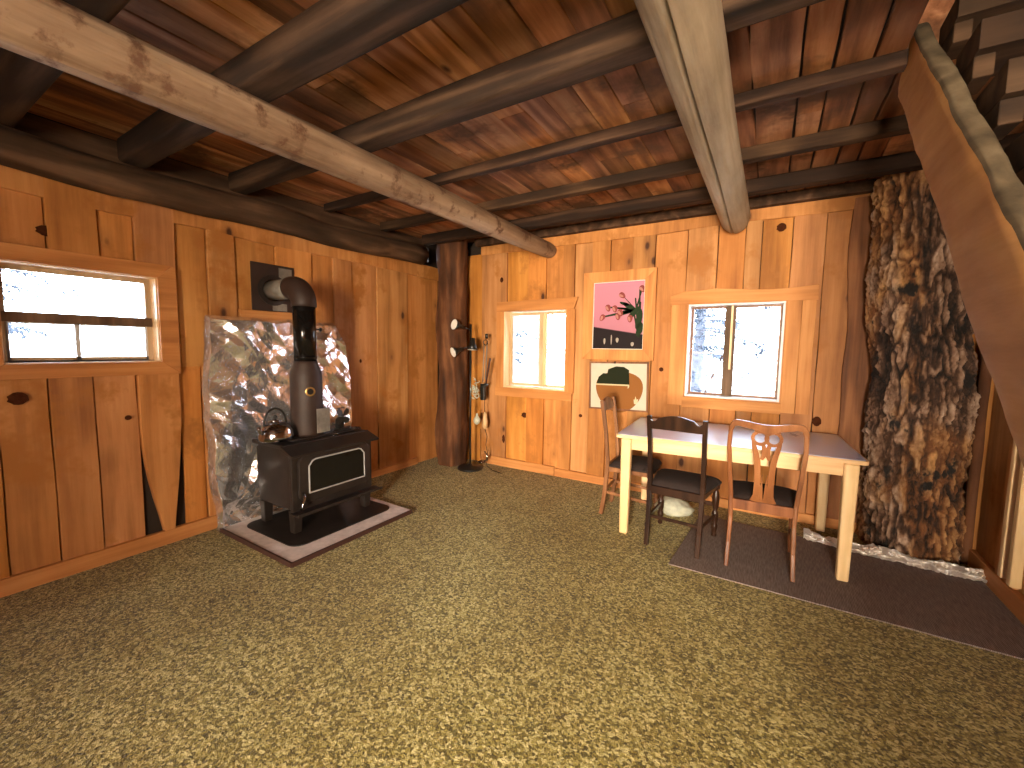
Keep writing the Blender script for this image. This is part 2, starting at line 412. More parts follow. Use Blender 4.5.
# below / above a seam at mid height: boards run in two lengths left of the foil, full length right of it
def taper_board(z):
    t = max(0, min(1, (1.0-z)/.9)); return (.095*t**2.4, -.075*t**1.5)
for i in range(len(jl_low)-1):
    a, b = jl_low[i], jl_low[i+1]
    m_.nt(); fr = .012*(i % 2)+random.uniform(0, .004)
    z1 = 2.36 if a >= 2.5 else 1.24
    if i in (i1,): # bowed board with dark gaps either side
        m_.tint = (.45, .3, .4)
        m_.plank(PL, a+.0, b-.003, .08, z1, -.02, .030, taper=taper_board, live=.015)
    else: m_.plank(PL, a+.0025, b-.0025, .0, z1, -.02, fr, live=.01 if abs(a-1.29) < .01 else 0)
opn = [W1]
j2_ = [x for x in jl_up if x < 2.56]
wall_boards(m_, PL, j2_, 1.24, 2.36, opn)
m_.nt((.6, .5, .4)); m_.plank(lambda u_, z, d: PL(z, u_, d), 2.22, 2.36, YR, 4.02, -.02, .022, live=.02)
HOLE = (3.78, 3.88, 2.42, 2.58)
panel(m_, PL, YR-.1, YB+.1, -.05, 2.78, -.05, -.02, opn+[HOLE], 1)
# deep outer skin so the wall has a real thickness
panel(m_, PL, YR-.1, YB+.1, -.05, 2.78, -.13, -.10, opn+[HOLE], 1)
m_.nt((.2,.4,.3)); m_.plank(lambda u_, z, d: PL(z, u_, d), 2.36, 2.50, YR, 3.76, -.02, .0, mi=3); m_.nt((.6,.4,.3)); m_.plank(lambda u_, z, d: PL(z, u_, d), 2.505, 2.655, YR, 3.78, -.02, .004, mi=3)
for (yy, zz, ra, rb) in ((.70, 2.03, .042, .030), (.54, 1.09, .040, .036), (1.60, 1.80, .038, .042), (1.0, .92, .018, .016), (2.83, 1.25, .014, .02)):
    m_.add([Vector((XL+.021, yy+ra*math.cos(t*PI/8)*(1+.12*math.sin(3*t)), zz+rb*math.sin(t*PI/8))) for t in range(16)], [tuple(range(16))], 2)
MT['knot'] = plain('knot', (.055, .016, .006), .9, spec=.05, vary=.3, nscale=30)
struct(m_.build('wall_left', ['pine', 'backing', 'knot', 'plate']))

# back wall
W2 = (-.645, .10, .98, 1.82); W3 = (-2.62, -1.85, .955, 1.82)
jb = [-3.30, -2.95, -2.6, -2.32, -2.1, -1.9, -1.77, -1.58, -1.39, -1.17, -.96, -.68, -.43, -.22, -.1, .11, .33, .52, .70, .95, XR]
jb_low = [-3.30, -3.0, -2.78, -2.57, -2.37, -2.1, -1.85, -1.56, -1.36, -1.16, -.98, -.78, -.58, -.40, -.22, .02, .26, .5, .72, .95, XR]
m_ = MB()
wall_boards(m_, PB, jb, 0, 2.50, [W2, W3], tints={12: (.25, .1, .8), 18: (.05, .2, .5), 10: (.35, .4, .4), 8: (.3, .3, .5)})
m_.nt((.7, .5, .4)); m_.plank(lambda u_, z, d: PB(z, u_, d), 2.485, 2.585, -2.96, .62, -.02, .026, live=.012)
# brown boards beside the trunk, stair shade put into their dark colour
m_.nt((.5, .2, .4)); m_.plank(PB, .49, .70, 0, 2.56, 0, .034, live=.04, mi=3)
panel(m_, PB, -3.7, XR+.1, -.05, 2.62, -.05, -.02, [W2, W3], 1)
panel(m_, PB, -3.7, XR+.1, -.05, 2.70, -.14, -.10, [W2, W3], 1)
for (xx, zz, ra, rb) in ((.03, 2.41, .034, .034), (-2.67, 2.18, .022, .03), (-1.51, .35, .022, .03), (-1.66, .70, .02, .018), (-2.34, .64, .04, .03), (.36, .85, .03, .04), (-.86, 1.22, .02, .02), (-2.62, .33, .02, .05)):
    m_.add([Vector((xx+ra*math.cos(t*PI/8)*(1+.12*math.sin(3*t)), YB-.0205, zz+rb*math.sin(t*PI/8))) for t in range(16)], [tuple(range(16))], 2)
struct(m_.build('wall_back', ['pine', 'backing', 'knot', 'brownboard_shaded']))

# right wall and the wall behind the camera (glazed door, side window)
WS = (-2.05, -1.45, 1.2, 1.7)
m_ = MB(); jr = [YR]
while jr[-1] < YB-.25: jr.append(round(jr[-1]+random.uniform(.2, .32), 2))
jr.append(YB)
wall_boards(m_, PR, jr, 0, 2.66, [WS]); panel(m_, PR, YR-.1, YB+.1, -.05, 3.9, -.05, -.02, [WS], 1)
struct(m_.build('wall_right', ['pine', 'backing']))
WD = (-.12, .96, .30, 2.10)
m_ = MB(); jf = [XL]
while jf[-1] < XR-.25: jf.append(round(jf[-1]+random.uniform(.2, .3), 2))
jf.append(XR)
wall_boards(m_, PF, jf, 0, 2.66, [WD]); panel(m_, PF, XL-.1, XR+.1, -.05, 3.9, -.05, -.02, [WD], 1)
struct(m_.build('wall_rear', ['pine', 'backing']))

# unseen shell added beyond the door to keep sky light out
m_ = MB().nt(); m_.box((-.45, -4.6, -.05), (-.40, YR-.06, 2.6)); m_.box((1.9, -4.6, -.05), (1.95, YR-.06, 2.6)); m_.box((-.45, -4.6, 2.6), (1.95, YR-.06, 2.65))
m_.box((-.40, -4.62, -.05), (.0, -4.57, 2.6)); m_.box((1.5, -4.62, -.05), (1.9, -4.57, 2.6)); m_.box((0, -4.62, 2.25), (1.5, -4.57, 2.6))
struct(m_.build('wall_sky_block', 'pine'))
# baseboards
def beam(mb, P, u0_, u1_, z0, z1, d0, d1): mb.plank(lambda a, b, d: P(b, a, d), z0, z1, u0_, u1_, d0, d1, live=.006)
m_ = MB().nt((.55, .5, .3)); beam(m_, PL, YR, 2.05, 0, .10, 0, .034); m_.nt((.5, .4, .3)); beam(m_, PL, 2.07, 3.62, 0, .075, 0, .03); struct(m_.build('baseboard_left', 'pine_hy'))
m_ = MB().nt((.40, .5, .3)); beam(m_, PB, -2.95, -1.95, 0, .10, 0, .036); m_.nt((.3, .4, .4)); beam(m_, PB, -1.94, .72, 0, .085, 0, .036); struct(m_.build('baseboard_back', 'pine_h'))
m_ = MB().nt((.30, .4, .3)); beam(m_, PR, .2, YB, 0, .11, 0, .034); struct(m_.build('baseboard_right', 'pine_hy'))
# battens low on the right wall, sunlight put into their pale colour
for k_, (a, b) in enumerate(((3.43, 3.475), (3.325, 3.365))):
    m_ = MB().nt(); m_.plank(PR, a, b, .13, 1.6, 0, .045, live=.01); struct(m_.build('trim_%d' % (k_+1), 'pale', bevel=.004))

# ---------------------------------------------------------------- windows (frame, sash, pane)
def rect_frame(mb, P, u0_, u1_, z0, z1, w, d0, d1, mi=None):
    for a in ((u0_, u0_+w, z0, z1), (u1_-w, u1_, z0, z1), (u0_+w, u1_-w, z0, z0+w), (u0_+w, u1_-w, z1-w, z1)):
        pts = [P(uu, zz, dd) for dd in (d0, d1) for uu, zz in ((a[0], a[2]), (a[1], a[2]), (a[1], a[3]), (a[0], a[3]))]
        mb.add(pts, [(0,1,2,3),(7,6,5,4),(0,4,5,1),(1,5,6,2),(2,6,7,3),(3,7,4,0)], mi)
def pbox(mb, P, u0_, u1_, z0, z1, d0, d1, mi=None):
    pts = [P(uu, zz, dd) for dd in (d0, d1) for uu, zz in ((u0_, z0), (u1_, z0), (u1_, z1), (u0_, z1))]
    mb.add(pts, [(0,1,2,3),(7,6,5,4),(0,4,5,1),(1,5,6,2),(2,6,7,3),(3,7,4,0)], mi)
def pquad(mb, P, u0_, u1_, z0, z1, d, th=.004):
    pbox(mb, P, u0_, u1_, z0, z1, d-th/2, d+th/2)

def win_root(n_, P, op):
    o = bpy.data.objects.new('window_%d' % n_, None); C.objects.link(o); o['kind'] = 'structure'
    return o
# window 1, left wall: mitred casing, two stacked lights
o = win_root(1, PL, W1)
m_ = MB().nt((.5, .5, .5)); a, b, c, d = W1; w = .10
A = (a-w, b+w+.005, c-.085, d+.09)
for poly in (((A[0], A[2]), (A[1], A[2]), (b, c), (a, c)), ((A[1], A[2]), (A[1], A[3]-.02), (A[1]-.02, A[3]), (b, d), (b, c)), ((A[1]-.02, A[3]), (A[0], A[3]), (a, d), (b, d)), ((A[0], A[3]), (A[0], A[2]), (a, c), (a, d))):
    m_.nt((.45+random.random()*.2, .4, .4)); m_.prism(poly, (XL+.018, 0, 0), (0,1,0), (0,0,1), .026)
m_.build('casing', 'pine_hy', o, bevel=.003)
m_ = MB().nt((.8, .5, .2)); rect_frame(m_, PL, a-.012, b+.012, c-.012, d+.012, .018, -.12, .02); m_.build('jamb', 'pale_x', o)
m_ = MB().nt((.3, .5, .5)); rect_frame(m_, PL, a+.005, b-.005, c+.005, d-.005, .03, -.10, -.07)
m_.build('sash', 'light_sash', o)
m_ = MB().nt(); pbox(m_, PL, a+.01, b-.01, 1.515, 1.572, -.105, -.055); m_.build('meeting_rail', 'sash_dark', o)
m_ = MB().nt(); rect_frame(m_, PL, a+.03, b-.035, 1.285, 1.52, .012, -.09, -.07); pbox(m_, PL, .806, .826, 1.29, 1.515, -.09, -.07); m_.build('lower_sash', 'vinyl', o)
m_ = MB(); pquad(m_, PL, a+.03, b-.03, 1.57, d-.03, -.085); m_.build('pane', 'glass', o)
m_ = MB(); pquad(m_, PL, a+.03, b-.04, 1.29, 1.52, -.082); m_.build('pane', 'glass', o)

# window 2, back wall right: wavy header, wide side boards
o = win_root(2, PB, W2); a, b, c, d = W2
m_ = MB()
m_.nt((.55, .5, .4)); hp = [(-.80, 1.815), (.31, 1.815), (.305, 1.935)] + [(x, 1.915+.020*math.sin((x+.9)*5.2)+(.02 if x > -.5 else 0)) for x in (.15, 0, -.15, -.3, -.42, -.55, -.68)] + [(-.80, 1.895)]
m_.prism([(p[0], p[1]) for p in hp], (0, YB-.02, 0), (1,0,0), (0,0,1), .03)
m_.build('header_board', 'pine_h', o, bevel=.003)
for (q0, q1, z0_, z1_, dd) in ((-.785, -.65, .90, 1.815, .03), (.105, .205, .90, 1.815, .032), (.207, .30, .90, 1.815, .026)):
    m_ = MB().nt((.4+random.random()*.25, .5, .4)); m_.plank(PB, q0, q1, z0_, z1_, .01, dd+.016); m_.build('side_board', 'pine_v', o)
m_ = MB().nt((.5, .6, .4)); m_.plank(lambda u_, z, d_: PB(z, u_, d_), .885, .975, -.66, .11, .01, .05); m_.build('sill_board', 'pine_h', o)
m_ = MB().nt((.5, .5, .3)); rect_frame(m_, PB, a-.01, b+.01, c-.01, d+.01, .014, -.13, .03); m_.build('jamb', 'pine_v', o)
m_ = MB().nt(); rect_frame(m_, PB, a+.004, b-.004, c+.004, d-.004, .016, -.075, .034); m_.build('white_liner', 'vinyl', o)
m_ = MB().nt(); rect_frame(m_, PB, a+.018, b-.018, c+.018, d-.018, .02, -.09, -.06)
m_.build('sash', 'brown', o)
m_ = MB().nt(); pbox(m_, PB, -.347, -.262, c+.01, d-.01, -.09, -.045); m_.build('middle_stile', 'sash_dark', o)
m_ = MB().nt(); pbox(m_, PB, -.300, -.283, c+.26, d-.02, -.05, -.03); m_.build('stick', 'pale', o)
m_ = MB().nt(); pbox(m_, PB, a+.03, -.345, 1.378, 1.392, -.085, -.065); m_.build('glazing_bar', 'vinyl', o)
m_ = MB().nt(); m_.bar((-.49, YB+.063, 1.0), (-.35, YB+.063, 1.37), .012, .012); m_.build('prop_stick', 'sash_dark', o)
m_ = MB(); pquad(m_, PB, a+.03, -.34, c+.03, d-.03, -.08); m_.build('pane', 'glass', o)
m_ = MB(); pquad(m_, PB, -.27, b-.03, c+.03, d-.03, -.075); m_.build('pane', 'glass', o)

# window 3, back wall left
o = win_root(3, PB, W3); a, b, c, d = W3
m_ = MB().nt((.35, .5, .4)); m_.prism([(-2.72, 1.815), (-1.755, 1.815), (-1.715, 1.94), (-2.72, 1.925)], (0, YB-.018, 0), (1,0,0), (0,0,1), .03); m_.build('header_board', 'pine_h', o, bevel=.003)
for (q0, q1) in ((-2.725, -2.625), (-1.845, -1.745)):
    m_ = MB().nt((.35, .5, .4)); m_.plank(PB, q0, q1, .93, 1.815, .01, .04); m_.build('side_board', 'pine_v', o)
m_ = MB().nt((.3, .5, .4)); m_.plank(lambda u_, z, d_: PB(z, u_, d_), .845, .945, -2.73, -1.76, .01, .046); m_.build('sill_board', 'pine_h', o)
m_ = MB().nt((.8, .5, .3)); rect_frame(m_, PB, a-.01, b+.01, c-.01, d+.01, .016, -.13, .03); m_.build('jamb', 'pale', o)
m_ = MB().nt(); rect_frame(m_, PB, a+.01, b-.01, c+.01, d-.01, .03, -.11, -.08); pbox(m_, PB, -2.215, -2.175, c+.02, d-.02, -.11, -.07); m_.build('sash', 'light_sash', o)
m_ = MB().nt(); rect_frame(m_, PB, a+.045, -2.23, c+.035, d-.04, .012, -.105, -.082); m_.build('sash_trim', 'vinyl', o)
m_ = MB().nt(); pbox(m_, PB, -2.165, -2.125, c+.03, d-.03, -.10, -.06); m_.build('stick', 'pale', o)
m_ = MB().nt(); pbox(m_, PB, -2.12, b-.03, 1.378, 1.392, -.10, -.085); m_.bar((-2.12, YB+.09, 1.36), (-1.89, YB+.09, 1.10), .008, .008); m_.build('glazing_bar', 'sash_dark', o)
m_ = MB(); pquad(m_, PB, a+.03, -2.2, c+.03, d-.03, -.095); m_.build('pane', 'glass', o)
m_ = MB(); pquad(m_, PB, -2.18, b-.03, c+.03, d-.03, -.09); m_.build('pane', 'glass', o)
# side window and glazed door behind the camera
o = win_root(4, PR, WS); m_ = MB().nt(); rect_frame(m_, PR, WS[0], WS[1], WS[2], WS[3], .05, -.06, .02); m_.build('frame', 'pine_v', o)
o = bpy.data.objects.new('door_1', None); C.objects.link(o); o['kind'] = 'structure'
m_ = MB().nt(); rect_frame(m_, PF, WD[0], WD[1], WD[2], WD[3], .04, -.06, .03); m_.build('frame', 'pine_v', o)

# ---------------------------------------------------------------- ceiling: boards, opening above the stairs, loft shell
OX, OY0, OY1 = .42, -.45, 2.56
m_ = MB(); x = XL
PC = lambda u_, z, d: Vector((u_, z, ZC-d))
while x < XR:
    w = random.choice((.12, .14, .16, .19, .22)); x1 = min(x+w, XR)
    if x < OX-.01 and x1 > OX-.06: x1 = OX
    g = .002 if x < -.3 else .005
    cuts = [YR, random.uniform(-1.4, -.5), random.uniform(1.0, 3.0), YB]
    for i in range(3):
        m_.nt(); t = m_.tint; m_.tint = (t[0]*.9, t[1], t[2])
        lo, hi = cuts[i]+.002, cuts[i+1]-.002
        if x1 > OX+.02:
            for (p0, p1) in ((lo, min(hi, OY0)), (max(lo, OY1), hi)):
                if p1-p0 > .05: m_.plank(PC, x+g, x1-g, p0, p1, -.03, random.uniform(0, .004), wav=.004)
        else: m_.plank(PC, x+g, x1-g, lo, hi, -.03, random.uniform(0, .004), wav=.004)
    x = x1
m_.box((XL-.1, YR-.1, ZC+.031), (OX, YB+.1, ZC+.05), 1); m_.box((OX, YR-.1, ZC+.031), (XR+.1, OY0, ZC+.05), 1); m_.box((OX, OY1, ZC+.031), (XR+.1, YB+.1, ZC+.05), 1)
struct(m_.build('ceiling', ['ceil', 'backing']))
m_ = MB().nt(); m_.box((XL-.1, YR-.1, 3.9), (XR+.1, YB+.1, 3.95)); m_.box((XL-.1, YB, 2.7), (XR+.1, YB+.05, 3.95)); m_.box((XL-.1, YR-.05, 2.7), (XL-.05, YB, 3.95))
struct(m_.build('ceiling_loft', 'ceil'))

# ---------------------------------------------------------------- joists
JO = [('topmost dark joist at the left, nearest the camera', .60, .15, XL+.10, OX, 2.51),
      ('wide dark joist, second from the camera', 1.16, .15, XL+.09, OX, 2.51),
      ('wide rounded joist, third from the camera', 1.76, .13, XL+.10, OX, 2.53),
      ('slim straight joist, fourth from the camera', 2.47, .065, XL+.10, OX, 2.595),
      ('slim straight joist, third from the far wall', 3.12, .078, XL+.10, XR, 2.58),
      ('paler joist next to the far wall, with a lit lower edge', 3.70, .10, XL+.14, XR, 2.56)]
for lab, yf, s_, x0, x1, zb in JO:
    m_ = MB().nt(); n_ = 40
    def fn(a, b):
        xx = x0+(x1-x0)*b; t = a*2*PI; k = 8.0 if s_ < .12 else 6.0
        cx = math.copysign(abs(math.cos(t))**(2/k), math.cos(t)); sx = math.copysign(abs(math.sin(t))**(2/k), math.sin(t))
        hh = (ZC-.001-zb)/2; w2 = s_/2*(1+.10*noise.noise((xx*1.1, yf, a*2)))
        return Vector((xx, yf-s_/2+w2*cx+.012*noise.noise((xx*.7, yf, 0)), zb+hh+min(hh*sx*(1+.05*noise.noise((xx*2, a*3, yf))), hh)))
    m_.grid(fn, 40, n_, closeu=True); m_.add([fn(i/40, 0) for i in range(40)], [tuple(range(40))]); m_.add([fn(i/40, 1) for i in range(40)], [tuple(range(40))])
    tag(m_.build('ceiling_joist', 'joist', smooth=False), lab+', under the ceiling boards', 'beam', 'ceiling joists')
m_ = MB().nt(); m_.plank(lambda a, b, d: Vector((b, YB-.10+a, 2.58+d)), 0, .07, -3.0, XR, 0, .078); tag(m_.build('ceiling_joist', 'plate'), 'dark joist tight against the top of the far wall', 'beam', 'ceiling joists')

# logs
def log(name, mat, lab, x, y0, y1, zfun, rfun, crack=None):
    m_ = MB().nt(); N, n = 90, 72
    def fn(a, b):
        yy = y0+(y1-y0)*b; t = a*2*PI; rr = rfun(b)
        p = Vector((x+.02*noise.noise((yy*.6, x, 1)), yy, zfun(b)))
        dr = Vector((math.cos(t), 0, math.sin(t)))
        k = 1+.05*noise.fractal(Vector((dr.x*1.6, yy*.8, dr.z*1.6))+Vector((x, 0, 0)), .8, 2, 3)+.012*noise.noise((dr.x*9, yy*3, dr.z*9))
        if b > .985: k *= 1-.12*((b-.985)/.015)**2
        if crack:
            ang = crack(yy); dd = abs(((t-ang+PI) % (2*PI))-PI)
            k -= .50*math.exp(-(dd/.045)**2)
        return p+dr*rr*k
    m_.grid(fn, n*3, N, closeu=True)
    m_.add([fn(i/(n*3), 1) for i in range(n*3)], [tuple(range(n*3))]); m_.add([fn(i/(n*3), 0) for i in range(n*3)], [tuple(range(n*3))])
    return tag(m_.build(name, mat, smooth=True), lab, 'beam')
log('log_beam', 'log', 'long peeled brown log beam crossing the ceiling above the wood stove', -2.05, YR, YB-.03, lambda b: 2.39+.045*b, lambda b: .125-.046*b)
log('log_beam', 'log2', 'grey peeled log beam with a long crack, above the dining table', -.295, YR, YB-.07, lambda b: 2.475+.01*b, lambda b: .112-.006*b, crack=lambda y: math.radians(266-2*(y-1.5)+3*math.sin(y*3)))
m_ = MB().nt(); pts = [(XL+.11+.012*math.sin(i*1.3), YR+(3.62-YR)*i/40, 2.405+.012*math.sin(i*.7)+(.03*(i-34)/6 if i > 34 else 0)) for i in range(41)]
m_.tube(pts, .098, 24, nz=.12, nf=2.2); tag(m_.build('log_plate', 'plate', smooth=True), 'dark rough log lying along the top of the left wall', 'beam')

# corner post
m_ = MB().nt()
def fn(a, b):
    z = b*2.64; t = a*2*PI; d = Vector((math.cos(t), math.sin(t), 0)); rr = .168*(1+.14*noise.fractal(Vector((d.x*1.3, d.y*1.3, z*1.5)), .8, 2, 4)+.03*noise.noise((d.x*5, d.y*5, z*5)))
    rr += .03*max(0, noise.noise((d.x*2, d.y*2+4, z*2.2)))
    return Vector((-3.215, 3.90, z))+d*rr
m_.grid(fn, 60, 90, closeu=True); tag(m_.build('corner_post', 'post', smooth=True), 'dark reddish tree-trunk post standing in the far left corner', 'post')

# big trunk with bark
m_ = MB(); vs = []; NU, NV = 260, 420
cols = []
def trunk(a, b):
    z = b*2.62; t = a*2*PI; d = Vector((math.cos(t), math.sin(t), 0))
    q = Vector((d.x*2.2, d.y*2.2, z*2.6))
    vor = noise.voronoi(Vector((t*4.6+.5*noise.noise(q*1.9)+.25*noise.noise(q*5), z*3.4+.9*noise.noise(q*1.7)+.4*noise.noise(q*4), .0)))[0]
    e = min(1, (vor[1]-vor[0])*2.6)
    vor2 = noise.voronoi(Vector((t*14+.8*noise.noise(q*3), z*17+1.0*noise.noise(q*4), 3.0)))[0]
    e2 = min(1, (vor2[1]-vor2[0])*2)
    big = noise.fractal(q*.5, .8, 2, 3)
    h = .024*e**.5+.014*e2+.035*big+.014*noise.noise(q*6)+.014*abs(noise.noise(q*11))+.010*abs(noise.noise(q*23))
    cols.append((min(1, max(0, .18+.50*e+.22*e2+.35*big)), e, e2))
    return Vector((.945-.10*b, 4.00-.01*b, z))+d*(.245+h-.015*b)
m_.grid(trunk, NU, NV, closeu=True); m_.t = [(c[0], c[1], c[2]) for c in cols]
tag(m_.build('tree_trunk', 'bark', smooth=True), 'massive tree trunk with thick flaking bark, built into the far right corner', 'tree trunk')
# smooth dark pole beside it
m_ = MB().nt(); m_.tube([(1.215, 3.93, z*.13) for z in range(20)], .032, 14, nz=.08); tag(m_.build('corner_pole', 'post', smooth=True), 'thin dark pole between the barked trunk and the right wall', 'pole')
# foil strip at its foot
m_ = MB()
def fn(a, b):
    x = .30+.95*a; k = noise.fractal(Vector((x*14, b*6, 1)), .7, 2, 5)
    yy = 3.69 + .02*math.sin(a*5) - .10*(1-b)*.6; 
    return Vector((x, yy+.02*k+(.30*max(0, .3-a)), .010+.075*b*(.7+.5*noise.noise((x*6, 2, 0)))+.022*abs(k)))
m_.grid(fn, 130, 16); tag(m_.build('foil_strip', 'foil_rough'), 'crumpled foil strip on the floor along the foot of the barked trunk', 'foil')

# ---------------------------------------------------------------- staircase
st = thing('staircase', 'steep rustic wooden staircase with a broad rough stringer, rising along the right wall', 'staircase', (.62, .45, 0))
sl = Vector((0, 1.0, .985)).normalized(); nn = Vector((0, -sl.z, sl.y))
def stringer(x0, x1, mats, lab=None):
    m_ = MB().nt(); L = 3.75; wid = .262
    def fn(a, b):
        s_ = b*L; w_ = wid*(1+.02*noise.noise((s_*.9, x0, 0)))
        per = a*4; k = int(per) % 4; t = per-int(per)
        cor = [(x0, -w_/2), (x1, -w_/2), (x1, w_/2), (x0, w_/2)]
        p, q = cor[k], cor[(k+1) % 4]; xx = p[0]+(q[0]-p[0])*t; ww = p[1]+(q[1]-p[1])*t
        # soft round-over
        cx, hx = (x0+x1)/2, (x1-x0)/2; ux, uw = (xx-cx)/hx, ww/(w_/2); rnd = 1-.07*min(abs(ux), 1)**6*min(abs(uw), 1)**6*2
        j = noise.fractal(Vector((xx*8, s_*3, ww*8)), .8, 2, 5)*.006
        c_ = Vector((0, -.20, .0)) + sl*s_
        return c_ + Vector((cx+hx*ux*rnd+j, 0, 0)) + nn*(ww*rnd+j)
    m_.grid(fn, 48, 120, closeu=True)
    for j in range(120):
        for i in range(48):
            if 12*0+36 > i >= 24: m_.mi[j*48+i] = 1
    return m_.build('stringer', mats, st, smooth=True)
st.location = (0, 0, 0)
stringer(.42, .475, ['stair', 'stairedge'])
stringer(1.175, 1.225, ['stair', 'stairedge'])
for k_ in range(11):
    ty, tz = 1.84-.223*(k_-1)*1.0, 2.39-.232*(k_-1)
    m_ = MB().nt()
    m_.plank(lambda a, b, d: Vector((b, ty+a, tz+d)), 0, .20, .478, 1.22, -.085, 0, wav=.005)
    m_.build('tread', 'tread', st, bevel=.008)
    m_ = MB().nt((.9, .5, .5)); m_.box((.478, ty+.03, tz-.150), (.525, ty+.15, tz-.086)); m_.build('cleat', 'tread', st, bevel=.004)

# ---------------------------------------------------------------- floor mat
m_ = MB().nt(); m_.prism([(-.485, 2.80), (1.21, 2.795), (1.21, 3.72), (-.42, 3.82)], (0, 0, .001), (1,0,0), (0,1,0), .006)
tag(m_.build('floor_mat', 'mat'), 'flat grey-brown ribbed mat lying under the dining table', 'mat')

# ---------------------------------------------------------------- dining table
tb = thing('dining_table', 'pale wooden dining table with a grey laminate top, by the right-hand far window', 'table', (-.228, 3.565, .0), math.radians(3.0))
hx, hy = .750, .455
def corner(hx_, hy_, rr=.03, n=5):
    out = []
    for cx, cy, a0 in ((hx_-rr, hy_-rr, 0), (-hx_+rr, hy_-rr, 90), (-hx_+rr, -hy_+rr, 180), (hx_-rr, -hy_+rr, 270)):
        for i in range(n): t = math.radians(a0+90*i/(n-1)); out.append((cx+rr*math.cos(t), cy+rr*math.sin(t)))
    return out
m_ = MB().nt((.6, .5, .5)); m_.prism(corner(hx, hy), (0, 0, .742), (1,0,0), (0,1,0), .026); top = m_.build('tabletop', 'pale_x', tb, bevel=.005)
m_ = MB().nt(); m_.prism(corner(hx-.012, hy-.012, .025), (0, 0, .7675), (1,0,0), (0,1,0), .003); m_.build('laminate', 'tabletop', top)
for sy in (-1, 1):
    m_ = MB().nt((.5, .5, .5)); m_.box((-hx+.10, sy*(hy-.055)-.011, .655), (hx-.10, sy*(hy-.055)+.011, .741)); m_.build('apron', 'pale_x', tb, bevel=.003)
for sx in (-1, 1):
    m_ = MB().nt((.5, .5, .5)); m_.box((sx*(hx-.055)-.011, -hy+.09, .655), (sx*(hx-.055)+.011, hy-.09, .741)); m_.build('apron', 'pale_x', tb, bevel=.003)
    for sy in (-1, 1):
        m_ = MB().nt(); x_, y_ = sx*(hx-.078), sy*(hy-.048); m_.bar((x_, y_, 0), (x_, y_, .741), .062, .062, up=(0,1,0), w2=.076, h2=.076)
        m_.build('leg', 'pale', tb, bevel=.014, seg=3)

